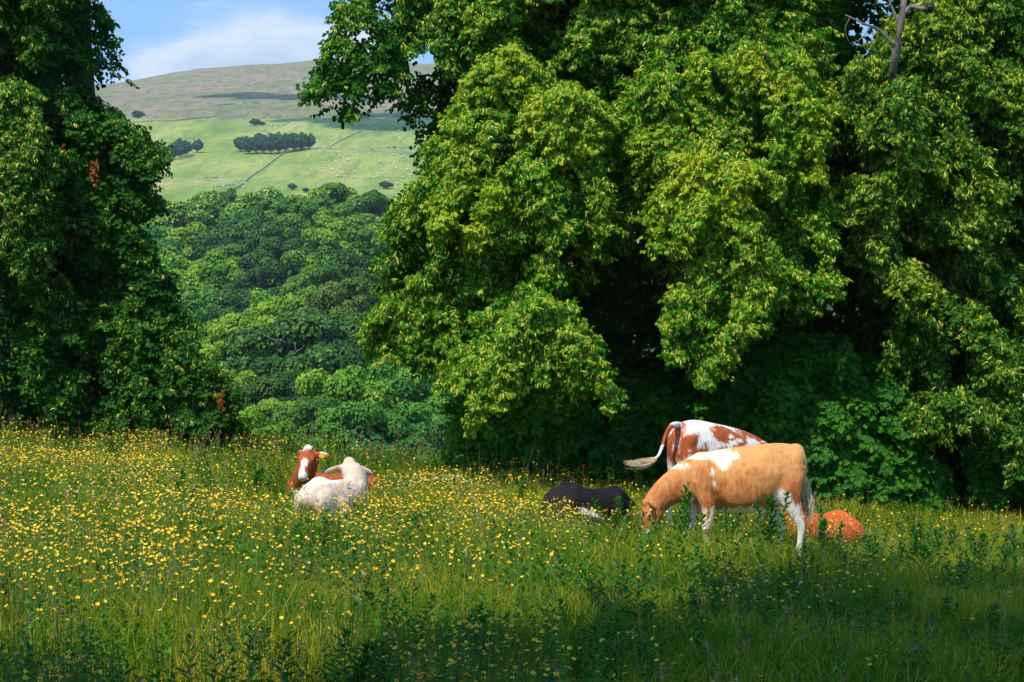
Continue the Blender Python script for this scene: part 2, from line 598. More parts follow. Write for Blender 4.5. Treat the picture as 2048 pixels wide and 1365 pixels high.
# ------------------------------------------------------------------ foliage
def leaf_geo(P, D, N, s, w=0.42, fold=0.10):
    """six-point folded leaves: P base, D along the midrib, N face normal, s length"""
    D = nrm(D)
    Sd = nrm(np.cross(D, N))
    N = np.cross(Sd, D)
    s = np.asarray(s)[:, None]
    w = np.asarray(w) if np.isscalar(w) else np.asarray(w)[:, None]
    a = P + D * s * 0.22
    b = P + D * s * 0.68
    up = N * s * fold
    V = np.stack([P, P + D * s - N * s * 0.12,
                  a + Sd * s * w + up, b + Sd * s * w * 0.82 + up * .6,
                  a - Sd * s * w + up, b - Sd * s * w * 0.82 + up * .6], 1)
    n = len(P)
    i = np.arange(n)[:, None] * 6
    Q = np.concatenate([i + np.array([[0, 2, 3, 1]]), i + np.array([[1, 5, 4, 0]])])
    return V.reshape(-1, 3), Q


def strip_geo(P, D, N, s, w):
    """slim two-quad strips that curve, for bracts and blades"""
    D = nrm(D); Sd = nrm(np.cross(D, N)); N = np.cross(Sd, D)
    s = np.asarray(s)[:, None]; w = np.asarray(w)
    w = w[:, None] if w.ndim else w
    m = P + D * s * 0.5 + N * s * 0.10
    e = P + D * s - N * s * 0.05
    V = np.stack([P - Sd * w * .5, P + Sd * w * .5, m - Sd * w, m + Sd * w, e - Sd * w * .35, e + Sd * w * .35], 1)
    n = len(P)
    i = np.arange(n)[:, None] * 6
    Q = np.concatenate([i + np.array([[0, 1, 3, 2]]), i + np.array([[2, 3, 5, 4]])])
    return V.reshape(-1, 3), Q


def make_spray(r, size, L=0.55, nb=5):
    """one leafy spray reaching along +X and drooping; returns leaves and bracts in local space"""
    P, D, N = [], [], []
    B, BD = [], []
    T = []
    def twig(p0, d0, length, n):
        p = np.array(p0, float); d = np.array(d0, float)
        pts = [p.copy()]
        for k in range(n):
            d = nrm(d + np.array([0, 0, -0.13]) + r.normal(0, 0.07, 3))
            p = p + d * length / n
            pts.append(p.copy())
            side = 1 if k % 2 else -1
            sd = nrm(np.cross(d, [0, 0, 1.0])) * side
            ld = nrm(sd * 0.9 + d * 0.55 + np.array([0, 0, -0.55]) + r.normal(0, 0.25, 3))
            P.append(p + ld * 0.012); D.append(ld)
            N.append(nrm(np.array([0.55, 0, 0.62]) + sd * 0.25 + r.normal(0, 0.33, 3)))
            if r.random() < 0.55:
                B.append(p.copy()); BD.append(nrm(np.array([0.25, 0, -0.8]) + sd * .25 + r.normal(0, 0.3, 3)))
        P.append(p); D.append(nrm(d + r.normal(0, .2, 3))); N.append(nrm(np.array([0.5, 0, 0.8]) + r.normal(0, 0.3, 3)))
        T.append(np.array(pts))
        return pts
    main = twig([0, 0, 0], [1, 0, 0.15], L, 7)
    for k in range(nb):
        q = main[1 + k]
        sg = 1 if k % 2 else -1
        a = r.uniform(0.6, 1.1) * sg
        twig(q, [cos(a), sin(a), r.uniform(-0.15, 0.25)], L * r.uniform(0.38, 0.6) * (1 - k * .08), 4)
    P, D, N = map(np.array, (P, D, N))
    return dict(P=P, D=D, N=N, S=size * r.uniform(0.7, 1.2, len(P)), B=np.array(B).reshape(-1, 3), BD=np.array(BD).reshape(-1, 3), T=T)


SPR = [make_spray(rng, 0.060, L=.48, nb=6) for _ in range(10)]


class Foliage:
    def __init__(self):
        self.leaf, self.bract = [], []      # (P,D,N,S,v) and (P,D,S,v)

    def sprays(self, pos, dirs, scale, tint, blossom, lsize=1.0, roll=0.3):
        """place sprays at pos reaching towards dirs"""
        n = len(pos)
        dirs = nrm(dirs)
        yaw = np.arctan2(dirs[:, 1], dirs[:, 0])
        pit = np.arcsin(np.clip(dirs[:, 2], -1, 1)) * 0.8
        rl = rng.normal(0, roll, n)
        cyw, syw, cp, sp_, cr, sr = np.cos(yaw), np.sin(yaw), np.cos(pit), np.sin(pit), np.cos(rl), np.sin(rl)
        z = np.zeros(n); o = np.ones(n)
        Rz = np.stack([cyw, -syw, z, syw, cyw, z, z, z, o], 1).reshape(-1, 3, 3)
        Ry = np.stack([cp, z, -sp_, z, o, z, sp_, z, cp], 1).reshape(-1, 3, 3)
        Rx = np.stack([o, z, z, z, cr, -sr, z, sr, cr], 1).reshape(-1, 3, 3)
        Rm = Rz @ Ry @ Rx
        which = rng.integers(0, len(SPR), n)
        scale = np.broadcast_to(scale, n); tint = np.broadcast_to(tint, n); blossom = np.broadcast_to(blossom, n)
        for k, sp in enumerate(SPR):
            idx = np.nonzero(which == k)[0]
            if not len(idx): continue
            Rk, s, t = Rm[idx], scale[idx], pos[idx]
            P = np.einsum('nij,mj->nmi', Rk, sp['P']) * s[:, None, None] + t[:, None]
            D = np.einsum('nij,mj->nmi', Rk, sp['D'])
            N = np.einsum('nij,mj->nmi', Rk, sp['N'])
            m = len(sp['P'])
            sz = sp['S'][None] * lsize * rng.uniform(.85, 1.15, (len(idx), m))
            v = np.clip(tint[idx][:, None] + rng.normal(0, 0.14, (len(idx), m)), 0, 1)
            keep = rng.random((len(idx), m)) < 0.93
            self.leaf.append((P[keep], D[keep], N[keep], sz[keep], v[keep]))
            if len(sp['B']):
                BP = np.einsum('nij,mj->nmi', Rk, sp['B']) * s[:, None, None] + t[:, None]
                BDd = np.einsum('nij,mj->nmi', Rk, sp['BD'])
                kb = rng.random(BP.shape[:2]) < blossom[idx][:, None]
                self.bract.append((BP[kb], BDd[kb]))

    def scatter(self, P, D, N, S_, v):
        self.leaf.append((P, D, N, S_, v))

    def build(self, name, mat, parent, w=0.42):
        P, D, N, S_, v = (np.concatenate([a[i] for a in self.leaf]) for i in range(5))
        V, Q = leaf_geo(P, D, N, S_, w)
        print(name, 'leaves', len(P))
        return link(name, make_mesh(name, V, [Q], mat, {'v': np.repeat(v, 6)}), parent)

    def build_bracts(self, name, mat, parent):
        P = np.concatenate([a[0] for a in self.bract]); D = np.concatenate([a[1] for a in self.bract])
        if not len(P): return None
        P = np.concatenate([P, P + rng.normal(0, .012, P.shape), P + rng.normal(0, .016, P.shape)]) + [0, -.012, 0]
        D = np.concatenate([D, nrm(D + rng.normal(0, .35, D.shape)), nrm(D + rng.normal(0, .45, D.shape))])
        n = len(P)
        N = nrm(np.array([-0.3, -0.6, 0.5]) + rng.normal(0, 0.5, (n, 3)))
        V, Q = strip_geo(P, D, N, rng.uniform(0.05, 0.085, n), rng.uniform(0.006, 0.011, n))
        print(name, 'bracts', n)
        o = link(name, make_mesh(name, V, [Q], mat, {'v': np.repeat(rng.random(n), 6)}), parent)
        o['kind'] = 'stuff'
        return o


def lobe(fo, x0, y0, x1, y1, r, Y, tint=0.5, bl=0.8, dens=1.0, taper=0.45, Y1=None, wood=None, anchor=None, lsize=1.0):
    """a drooping bough from (x0,y0) to its tip (x1,y1): several hanging strands of sprays round one axis"""
    A = at(x0, y0, Y)
    B = at(x1, y1, Y if Y1 is None else Y1)
    m = Y / F
    rad = r * m
    L = np.linalg.norm(B - A)
    axd = nrm(B - A)
    ns = int(np.clip(r / 4.2, 4, 16))
    btint = tint + rng.normal(0, .05)
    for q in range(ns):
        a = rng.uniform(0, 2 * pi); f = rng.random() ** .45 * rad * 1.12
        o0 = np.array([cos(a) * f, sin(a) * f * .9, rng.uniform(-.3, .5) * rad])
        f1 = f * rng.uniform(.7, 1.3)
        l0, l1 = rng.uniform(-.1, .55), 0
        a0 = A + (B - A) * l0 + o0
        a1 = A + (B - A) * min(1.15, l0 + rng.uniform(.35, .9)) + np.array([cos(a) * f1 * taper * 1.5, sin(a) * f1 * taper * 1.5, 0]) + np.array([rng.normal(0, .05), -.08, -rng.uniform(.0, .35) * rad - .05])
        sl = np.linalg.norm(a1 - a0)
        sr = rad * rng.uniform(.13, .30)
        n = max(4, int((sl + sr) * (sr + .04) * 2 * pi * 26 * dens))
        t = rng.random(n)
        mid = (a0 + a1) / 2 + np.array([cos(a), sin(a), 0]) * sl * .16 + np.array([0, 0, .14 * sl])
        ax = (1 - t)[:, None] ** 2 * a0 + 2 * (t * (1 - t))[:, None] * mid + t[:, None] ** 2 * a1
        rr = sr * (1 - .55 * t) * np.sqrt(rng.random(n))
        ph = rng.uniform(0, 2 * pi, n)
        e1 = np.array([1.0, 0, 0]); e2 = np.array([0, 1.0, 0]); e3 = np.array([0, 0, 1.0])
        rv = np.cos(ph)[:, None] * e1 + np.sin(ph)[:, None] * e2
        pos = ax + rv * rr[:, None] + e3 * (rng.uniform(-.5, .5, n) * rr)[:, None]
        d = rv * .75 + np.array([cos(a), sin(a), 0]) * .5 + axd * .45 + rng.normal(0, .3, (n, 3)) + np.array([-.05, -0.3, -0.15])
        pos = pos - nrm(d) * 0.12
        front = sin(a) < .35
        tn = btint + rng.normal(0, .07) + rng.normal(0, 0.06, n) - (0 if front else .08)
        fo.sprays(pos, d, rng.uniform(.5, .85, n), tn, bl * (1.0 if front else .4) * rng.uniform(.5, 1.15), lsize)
    if wood is not None:
        if anchor is None:
            anchor = A + np.array([rng.normal(0, .3), 1.8, -0.5])
        pts = spline(np.array([anchor, (anchor + A) / 2 + np.array([0, 0, .25]), A, A * .7 + B * .3, A * .35 + B * .65]), 16)
        pts = pts + rng.normal(0, .012, pts.shape)
        wood.add(*tube(pts, np.linspace(0.026, 0.005, 16), 5), v=.5)


def wall(fo, poly, Y0, Y1, n, tint, bl=0.0, lsize=1.0, scale=(.7, 1.1), depth_fn=None, fwd=-0.8):
    """a deep mass of sprays filling the outline poly (photo pixels of the tree's silhouette)"""
    poly = np.asarray(poly, float)
    lo, hi = poly.min(0), poly.max(0)
    out = []
    tot = 0
    while tot < n:
        q = rng.uniform(lo, hi, (n * 2, 2))
        x, y = q[:, 0], q[:, 1]
        ins = np.zeros(len(q), bool)
        j = len(poly) - 1
        for i in range(len(poly)):
            xi, yi, xj, yj = *poly[i], *poly[j]
            c = ((yi > y) != (yj > y)) & (x < (xj - xi) * (y - yi) / (yj - yi + 1e-12) + xi)
            ins ^= c
            j = i
        out.append(q[ins]); tot += ins.sum()
    q = np.concatenate(out)[:n]
    Y = rng.uniform(Y0, Y1, n) + (vnoise(q[:, 0], q[:, 1], 110, Y0) - .5) * 1.6
    if depth_fn is not None:
        Y = Y + depth_fn(q[:, 0], q[:, 1])
    pos = np.stack([(q[:, 0] - CX) / F * Y, Y, CZ + (HZ - q[:, 1]) / F * Y], 1)
    gz = ground(pos[:, 0], pos[:, 1])
    ok = pos[:, 2] > gz + 0.15
    pos = pos[ok]
    n = len(pos)
    d = np.array([0.0, fwd, -0.15]) + rng.normal(0, .55, (n, 3))
    tn = tint + 0.25 * (vnoise(pos[:, 0], pos[:, 2], 0.8, 4) - .5) + rng.normal(0, .05, n)
    fo.sprays(pos, d, rng.uniform(*scale, n), tn, bl, lsize)


def bark_tube(mb, pts, r0, r1, k=9, n=18, v=.5):
    p = spline(np.asarray(pts, float), n)
    r = np.linspace(r0, r1, n) * (1 + 0.12 * rng.normal(0, 1, n))
    mb.add(*tube(p, r, k), v=v)


# ---- the big lime: bright flowering boughs over dark depths
Yf = 28.0
fo = Foliage()
wood = MB()
troot = np.array([3.6, 32.6, g1(3.6, 32.6) - .2])
lime = empty('lime_tree', troot)
tag(lime, 'huge flowering lime tree whose bright yellow-green boughs droop over the middle of the meadow', 'tree')
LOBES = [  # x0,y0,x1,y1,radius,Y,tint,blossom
    # upper left boughs against the sky, their shade put into darker leaf tints
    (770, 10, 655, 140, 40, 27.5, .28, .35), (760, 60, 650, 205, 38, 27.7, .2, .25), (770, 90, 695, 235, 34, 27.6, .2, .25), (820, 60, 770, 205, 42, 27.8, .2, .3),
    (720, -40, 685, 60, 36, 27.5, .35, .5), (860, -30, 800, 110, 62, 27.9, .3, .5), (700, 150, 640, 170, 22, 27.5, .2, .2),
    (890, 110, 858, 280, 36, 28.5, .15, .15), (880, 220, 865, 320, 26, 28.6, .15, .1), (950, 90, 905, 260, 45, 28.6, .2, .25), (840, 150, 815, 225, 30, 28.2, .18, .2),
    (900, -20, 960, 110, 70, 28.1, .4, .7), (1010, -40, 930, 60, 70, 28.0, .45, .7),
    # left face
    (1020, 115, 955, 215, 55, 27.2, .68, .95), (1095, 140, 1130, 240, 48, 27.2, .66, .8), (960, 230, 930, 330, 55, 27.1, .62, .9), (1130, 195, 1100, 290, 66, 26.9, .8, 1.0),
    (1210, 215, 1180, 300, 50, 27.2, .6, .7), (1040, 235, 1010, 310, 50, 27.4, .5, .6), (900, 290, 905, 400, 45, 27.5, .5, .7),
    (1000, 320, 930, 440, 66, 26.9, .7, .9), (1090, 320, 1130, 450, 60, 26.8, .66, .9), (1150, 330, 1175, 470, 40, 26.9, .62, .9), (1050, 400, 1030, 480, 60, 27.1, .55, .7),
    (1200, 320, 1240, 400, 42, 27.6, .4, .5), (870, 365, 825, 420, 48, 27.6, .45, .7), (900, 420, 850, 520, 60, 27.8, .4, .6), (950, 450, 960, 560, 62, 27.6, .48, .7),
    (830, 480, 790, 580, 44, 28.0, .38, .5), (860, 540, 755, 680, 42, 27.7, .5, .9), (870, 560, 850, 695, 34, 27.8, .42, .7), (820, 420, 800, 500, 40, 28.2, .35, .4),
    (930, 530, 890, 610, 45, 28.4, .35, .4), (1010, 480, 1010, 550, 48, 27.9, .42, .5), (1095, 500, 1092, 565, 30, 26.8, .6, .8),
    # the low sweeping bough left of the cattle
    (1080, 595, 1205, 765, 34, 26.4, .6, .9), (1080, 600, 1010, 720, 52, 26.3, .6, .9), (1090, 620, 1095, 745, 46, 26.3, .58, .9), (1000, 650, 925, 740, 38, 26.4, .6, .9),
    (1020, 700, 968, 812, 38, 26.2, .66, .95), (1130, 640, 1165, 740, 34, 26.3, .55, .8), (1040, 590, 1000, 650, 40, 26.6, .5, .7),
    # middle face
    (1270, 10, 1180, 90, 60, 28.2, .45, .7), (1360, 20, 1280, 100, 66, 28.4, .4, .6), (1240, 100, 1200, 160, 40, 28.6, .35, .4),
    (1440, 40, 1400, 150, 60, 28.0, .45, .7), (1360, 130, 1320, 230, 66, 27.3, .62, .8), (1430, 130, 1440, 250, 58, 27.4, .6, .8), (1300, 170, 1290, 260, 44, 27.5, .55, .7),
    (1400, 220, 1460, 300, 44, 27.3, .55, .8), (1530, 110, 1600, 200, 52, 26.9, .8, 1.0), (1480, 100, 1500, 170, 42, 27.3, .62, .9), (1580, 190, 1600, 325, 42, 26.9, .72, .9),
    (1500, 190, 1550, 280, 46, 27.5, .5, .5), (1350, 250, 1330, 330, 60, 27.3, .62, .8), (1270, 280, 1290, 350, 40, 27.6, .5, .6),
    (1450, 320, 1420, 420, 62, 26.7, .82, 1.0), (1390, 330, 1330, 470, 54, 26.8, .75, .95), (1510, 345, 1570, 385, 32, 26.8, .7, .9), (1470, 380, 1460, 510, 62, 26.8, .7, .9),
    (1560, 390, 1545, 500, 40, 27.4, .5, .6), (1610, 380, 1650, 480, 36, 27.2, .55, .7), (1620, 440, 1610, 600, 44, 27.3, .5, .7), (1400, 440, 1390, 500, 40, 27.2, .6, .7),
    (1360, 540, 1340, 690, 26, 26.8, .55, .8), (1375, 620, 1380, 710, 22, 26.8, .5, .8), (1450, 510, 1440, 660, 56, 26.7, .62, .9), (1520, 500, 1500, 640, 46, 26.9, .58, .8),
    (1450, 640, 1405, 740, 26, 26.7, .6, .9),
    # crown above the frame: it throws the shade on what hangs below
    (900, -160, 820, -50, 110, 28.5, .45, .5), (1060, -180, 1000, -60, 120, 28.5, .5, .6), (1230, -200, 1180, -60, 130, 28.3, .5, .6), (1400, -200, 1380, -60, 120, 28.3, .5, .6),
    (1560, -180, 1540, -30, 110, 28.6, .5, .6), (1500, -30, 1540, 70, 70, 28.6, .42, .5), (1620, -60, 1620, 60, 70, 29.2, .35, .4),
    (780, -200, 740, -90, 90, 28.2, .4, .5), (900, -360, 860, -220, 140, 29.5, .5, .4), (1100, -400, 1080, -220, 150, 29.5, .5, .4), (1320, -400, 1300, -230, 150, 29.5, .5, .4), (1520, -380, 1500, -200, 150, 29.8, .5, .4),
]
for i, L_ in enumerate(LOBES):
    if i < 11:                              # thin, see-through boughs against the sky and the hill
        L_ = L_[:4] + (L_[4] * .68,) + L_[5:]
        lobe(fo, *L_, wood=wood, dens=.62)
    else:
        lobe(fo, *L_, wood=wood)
# the canopy's middle depth, hanging between the foremost boughs
wall(fo, [(900, -60), (985, 90), (975, 230), (940, 330), (880, 420), (800, 520), (745, 680), (850, 710), (940, 640), (1030, 590), (1150, 560), (1210, 470), (1290, 470), (1340, 560), (1350, 690), (1440, 700), (1540, 620), (1640, 600),
          (1670, 380), (1620, 250), (1640, 60), (1600, -80), (1250, -60)], 27.7, 29.7, 3600, .44, .6, scale=(.5, .9), fwd=-.5)
wall_poly = [(880, -300), (900, 0), (960, 90), (985, 230), (940, 320), (900, 400), (860, 470), (850, 560), (850, 640), (880, 720), (930, 760), (945, 830), (960, 900), (1000, 960),
             (1250, 980), (1500, 980), (1640, 900), (1660, 600), (1680, 300), (1680, -300)]
wall(fo, wall_poly, 29.8, 31.6, 3900, .46, 0.02, lsize=1.25, scale=(.8, 1.3))  # leaf tint lightened to stand in for skylight in the shaded recess
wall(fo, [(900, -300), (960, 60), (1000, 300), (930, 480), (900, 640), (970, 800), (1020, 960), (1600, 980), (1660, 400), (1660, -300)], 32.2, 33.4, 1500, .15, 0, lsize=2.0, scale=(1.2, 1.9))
bark_tube(wood, [troot, troot + [0.05, -.1, 3], troot + [-.1, -.2, 6.5], troot + [.1, -.3, 11]], .42, .16, 12)
for a in ((-3.6, -2.0, 6.2), (-2.2, -3.2, 4.2), (.3, -3.4, 4.6), (1.8, -2.8, 6.5), (-4.4, -1.5, 8.0), (-1.2, -3.0, 7.8), (-3.2, -3.0, 2.6)):
    a = np.array(a)
    bark_tube(wood, [troot + [0, -.1, a[2] * .45], troot + a * [.4, .4, .85], troot + a], .16, .035, 7)
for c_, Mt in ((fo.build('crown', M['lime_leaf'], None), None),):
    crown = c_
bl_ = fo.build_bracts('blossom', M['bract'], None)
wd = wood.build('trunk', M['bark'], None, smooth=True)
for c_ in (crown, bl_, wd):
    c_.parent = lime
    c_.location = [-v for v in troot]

# ---- the olive-tinted lime on the right with its bare grey stem
fo = Foliage(); wood = MB()
r2 = np.array([5.9, 31.5, g1(5.9, 31.5) - .2])
lime2 = empty('lime_tree', r2)
tag(lime2, 'olive-green lime tree at the right edge with a bare grey stem showing near its top', 'tree')
for L_ in [
    (1730, 150, 1690, 250, 62, 27.6, .5, .7), (1800, 170, 1850, 230, 62, 27.7, .5, .7), (1850, 40, 1900, 160, 72, 28.0, .55, .8), (1930, 90, 1960, 200, 72, 28.0, .55, .7), (2010, 120, 2030, 260, 62, 28.2, .5, .7),
    (1900, -60, 1960, 40, 80, 28.3, .55, .7), (2020, -50, 2060, 90, 80, 28.5, .4, .3), (1780, 250, 1830, 340, 55, 27.3, .62, .9), (1790, 320, 1730, 400, 56, 27.3, .58, .8), (1860, 270, 1935, 360, 46, 27.6, .5, .7),
    (1880, 340, 1940, 420, 40, 27.7, .48, .7), (1690, 330, 1650, 410, 40, 27.7, .45, .5), (1760, 420, 1745, 510, 42, 27.5, .45, .6), (1790, 510, 1835, 590, 24, 27.1, .62, .8), (1840, 380, 1860, 450, 42, 27.9, .42, .5),
    (1870, 400, 1930, 470, 34, 27.7, .45, .6), (1740, 500, 1770, 560, 34, 27.8, .35, .4), (2000, 230, 2040, 330, 50, 28.8, .3, .3), (1660, 250, 1620, 330, 40, 28.6, .3, .3), (1720, 200, 1740, 300, 50, 28.2, .42, .5),
    (1800, 150, 1785, 250, 44, 26.9, .5, .6), (1820, 600, 1810, 700, 26, 27.9, .4, .3), (1845, 640, 1850, 780, 30, 27.9, .36, .3), (1900, 560, 1960, 690, 34, 27.8, .38, .4), (1980, 640, 1995, 790, 30, 27.6, .45, .5), (2030, 560, 2050, 760, 34, 27.9, .35, .3),
    (1880, 780, 1940, 830, 40, 27.4, .42, .4), (1850, 800, 1870, 860, 26, 27.4, .4, .4), (2000, 820, 2040, 930, 40, 27.6, .35, .3),
    (1850, -250, 1800, -110, 120, 28.4, .5, .5), (2000, -220, 1980, -80, 120, 28.5, .5, .5), (1740, -260, 1720, -140, 100, 29, .5, .5), (2150, -100, 2160, 200, 120, 28.4, .4, .3), (2170, 300, 2180, 600, 110, 28.6, .35, .2),
]:
    lobe(fo, *L_, wood=wood)
wall(fo, [(1620, 240), (1700, 150), (1850, -60), (2100, -60), (2110, 900), (1980, 850), (1900, 600), (1760, 520), (1640, 420)], 28.2, 29.6, 1700, .38, .4, scale=(.5, .9), fwd=-.5)
wall(fo, [(1660, 100), (1670, 500), (1700, 1000), (2000, 1010), (2330, 1000), (2330, -300), (1960, -300), (1820, 140)], 29.6, 31.2, 2700, .42, 0.03, lsize=1.3, scale=(.8, 1.3))
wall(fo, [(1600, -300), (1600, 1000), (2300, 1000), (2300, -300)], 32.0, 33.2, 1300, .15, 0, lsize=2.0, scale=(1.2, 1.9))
bark_tube(wood, [r2, r2 + [-.3, -1.2, 2.5], at(1782, 330, 29.4), at(1778, 260, 28.6)], .3, .13, 10)
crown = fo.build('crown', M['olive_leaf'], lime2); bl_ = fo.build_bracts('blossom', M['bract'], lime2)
wd = wood.build('trunk', M['bark'], lime2, smooth=True)
st = MB()
bark_tube(st, [at(1779, 330, 28.7), at(1781, 190, 27.6), at(1785, 150, 27.1), at(1796, 80, 26.9), at(1806, 20, 26.9), at(1812, -60, 27.2)], .068, .038, 10, 26)
stem = st.build('bare_stem', M['pale_bark'], lime2, smooth=True)
st = MB()
bark_tube(st, [at(1806, 30, 26.9), at(1822, 14, 26.9), at(1845, 18, 26.8), at(1858, 16, 26.8)], .035, .03, 7, 12)
bark_tube(st, [at(1800, 52, 26.9), at(1786, 20, 26.9), at(1774, -10, 26.9)], .022, .012, 6, 10)
bark_tube(st, [at(1790, 92, 26.9), at(1757, 60, 26.9), at(1728, 48, 26.8), at(1690, 30, 26.8)], .025, .009, 6, 14)
bark_tube(st, [at(1742, 55, 26.9), at(1722, 78, 26.8), at(1700, 88, 26.8)], .012, .004, 5, 8)
bark_tube(st, [at(1700, 36, 26.8), at(1690, 60, 26.8), at(1700, 90, 26.8)], .007, .003, 5, 8)
bark_tube(st, [at(1720, 78, 26.8), at(1712, 100, 26.8)], .006, .003, 5, 6)
dead = st.build('dead_branch', M['dead_wood'], lime2, smooth=True)
st = MB()
V, fc = ellipsoid(at(1858, 16, 26.8), (.075, .075, .065), 14, 10)
V = V + 0.012 * rng.normal(0, 1, V.shape)
st.add(V, fc)
burr = st.build('burr', M['bark'], lime2)
for c_ in (crown, bl_, wd, stem, dead, burr):
    c_.location = [-v for v in r2]

# ---- suckers and low growth at the feet of the limes: broad dark leaves, no flowers
def thicket(name, label, poly, Y0, Y1, n, lobes, mat, tint, root, cat='bush', lsize=1.5):
    fo = Foliage(); wood = MB()
    rt = np.array([root[0], root[1], g1(*root) - .1])
    t = empty(name, rt)
    tag(t, label, cat)
    if n:
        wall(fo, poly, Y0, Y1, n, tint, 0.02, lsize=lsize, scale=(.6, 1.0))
    for L_ in lobes:
        lobe(fo, *L_, wood=wood, lsize=lsize, anchor=rt + np.array([rng.normal(0, .5), .2, .6]))
    for k in range(7):
        e = rt + [rng.normal(0, .9), rng.normal(-.2, .3), rng.uniform(1.0, 2.2)]
        bark_tube(wood, [rt + [rng.normal(0, .25), 0, 0], (rt + e) / 2 + [rng.normal(0, .1), 0, .2], e], .025, .006, 5, 10)
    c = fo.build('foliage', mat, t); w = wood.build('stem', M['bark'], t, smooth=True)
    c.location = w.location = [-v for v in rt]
    return t


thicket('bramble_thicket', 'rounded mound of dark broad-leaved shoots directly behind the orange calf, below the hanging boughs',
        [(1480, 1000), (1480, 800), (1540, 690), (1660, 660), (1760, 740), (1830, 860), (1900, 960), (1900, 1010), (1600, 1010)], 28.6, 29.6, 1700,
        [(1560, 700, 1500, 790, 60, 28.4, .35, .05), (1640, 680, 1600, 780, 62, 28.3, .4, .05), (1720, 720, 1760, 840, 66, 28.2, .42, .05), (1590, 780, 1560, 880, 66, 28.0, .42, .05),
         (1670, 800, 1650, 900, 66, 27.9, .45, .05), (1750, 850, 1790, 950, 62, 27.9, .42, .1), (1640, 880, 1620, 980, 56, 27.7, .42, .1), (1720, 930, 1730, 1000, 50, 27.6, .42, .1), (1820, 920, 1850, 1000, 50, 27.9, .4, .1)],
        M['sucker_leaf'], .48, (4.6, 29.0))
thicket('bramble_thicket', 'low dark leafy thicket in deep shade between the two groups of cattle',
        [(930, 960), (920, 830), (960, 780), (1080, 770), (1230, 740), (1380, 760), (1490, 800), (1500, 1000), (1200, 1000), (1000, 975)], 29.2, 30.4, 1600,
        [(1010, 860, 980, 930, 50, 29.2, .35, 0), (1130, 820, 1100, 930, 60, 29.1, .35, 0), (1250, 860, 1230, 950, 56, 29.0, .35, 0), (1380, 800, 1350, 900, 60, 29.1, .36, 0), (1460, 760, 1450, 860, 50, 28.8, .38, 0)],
        M['sucker_leaf'], .80, (1.2, 29.8))  # leaf colour raised to lighten the deep shade here
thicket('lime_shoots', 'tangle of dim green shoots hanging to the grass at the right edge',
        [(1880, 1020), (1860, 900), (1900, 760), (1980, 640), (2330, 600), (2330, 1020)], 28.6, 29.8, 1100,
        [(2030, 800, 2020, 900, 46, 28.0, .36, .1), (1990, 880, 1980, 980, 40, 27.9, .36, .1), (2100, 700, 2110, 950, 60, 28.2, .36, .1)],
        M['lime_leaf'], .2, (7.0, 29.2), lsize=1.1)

# ---- the dark tree on the left
fo = Foliage(); wood = MB()
r3 = np.array([-7.6, 34.5, g1(-7.6, 34.5) - .3])
lt = empty('lime_tree', r3)
tag(lt, 'tall dark green tree filling the left edge, with a few rust-brown dead leaf clusters', 'tree')
for L_ in [
    (150, -20, 200, 60, 36, 31, .3, .1), (190, 20, 225, 75, 24, 31, .3, .1), (130, 40, 215, 110, 26, 31, .28, .05), (150, 90, 235, 155, 20, 31, .3, .05), (110, 80, 160, 160, 34, 31, .25, .05), (200, -30, 150, -60, 40, 31, .3, .1),
    (60, 20, 60, 120, 70, 30.8, .42, .3), (110, 170, 180, 260, 46, 30.9, .36, .1), (170, 210, 235, 290, 42, 30.9, .38, .15), (220, 240, 325, 310, 26, 30.8, .42, .2), (240, 290, 305, 340, 30, 30.8, .36, .1),
    (30, 170, 30, 260, 60, 30.2, .48, .6), (50, 250, 70, 340, 50, 30.0, .52, .7), (20, 320, 40, 430, 60, 30.0, .5, .7), (80, 360, 90, 420, 40, 30.2, .45, .6), (20, 450, 40, 530, 56, 30.1, .4, .5),
    (150, 300, 180, 380, 60, 31, .32, .1), (200, 340, 270, 400, 44, 31, .36, .1), (160, 400, 220, 470, 56, 31.2, .3, .05), (230, 430, 280, 510, 44, 31.2, .36, .1), (260, 490, 320, 570, 40, 31.2, .38, .15), (270, 560, 340, 640, 42, 31.2, .36, .15),
    (90, 540, 80, 620, 46, 30.6, .36, .3), (300, 640, 380, 730, 46, 31.0, .42, .25), (350, 700, 430, 770, 44, 30.9, .5, .35), (270, 650, 290, 750, 56, 31.0, .42, .2), (390, 760, 455, 850, 40, 30.9, .45, .2), (300, 740, 340, 840, 56, 31, .4, .15),
    (220, 800, 260, 860, 40, 30.8, .32, .1), (150, 640, 130, 720, 46, 31.5, .25, .05), (40, 640, 60, 740, 56, 30.9, .3, .1), (120, 740, 110, 830, 56, 30.9, .3, .05), (30, 740, 30, 830, 50, 30.9, .28, .05), (400, 820, 430, 880, 40, 30.8, .38, .1),
    (60, -160, 80, -40, 120, 30.6, .45, .4), (-80, -100, -80, 100, 120, 30.4, .45, .4), (-100, 200, -100, 400, 110, 30.4, .4, .3), (200, -180, 180, -80, 80, 31.2, .4, .2), (-100, 500, -100, 760, 110, 30.8, .35, .2),
]:
    lobe(fo, *L_, wood=None, dens=.38 if L_[3] < 170 and L_[0] > 100 and L_[1] > -100 else 1.0)
wall(fo, [(-100, -100), (110, -60), (110, 120), (180, 240), (255, 310), (220, 400), (260, 480), (300, 560), (330, 680), (420, 800), (440, 870), (-100, 870)], 31.2, 32.6, 2600, .44, .12, scale=(.5, .95), fwd=-.5)
wall(fo, [(-280, -200), (130, -200), (110, 60), (120, 170), (180, 220), (260, 290), (270, 330), (240, 400), (270, 470), (300, 560), (320, 640), (370, 730), (430, 790), (440, 900), (-280, 900)], 32.4, 33.8, 3400, .38, 0.02, lsize=1.35, scale=(.8, 1.3))  # leaf tint of the inner walls raised to lighten their shade
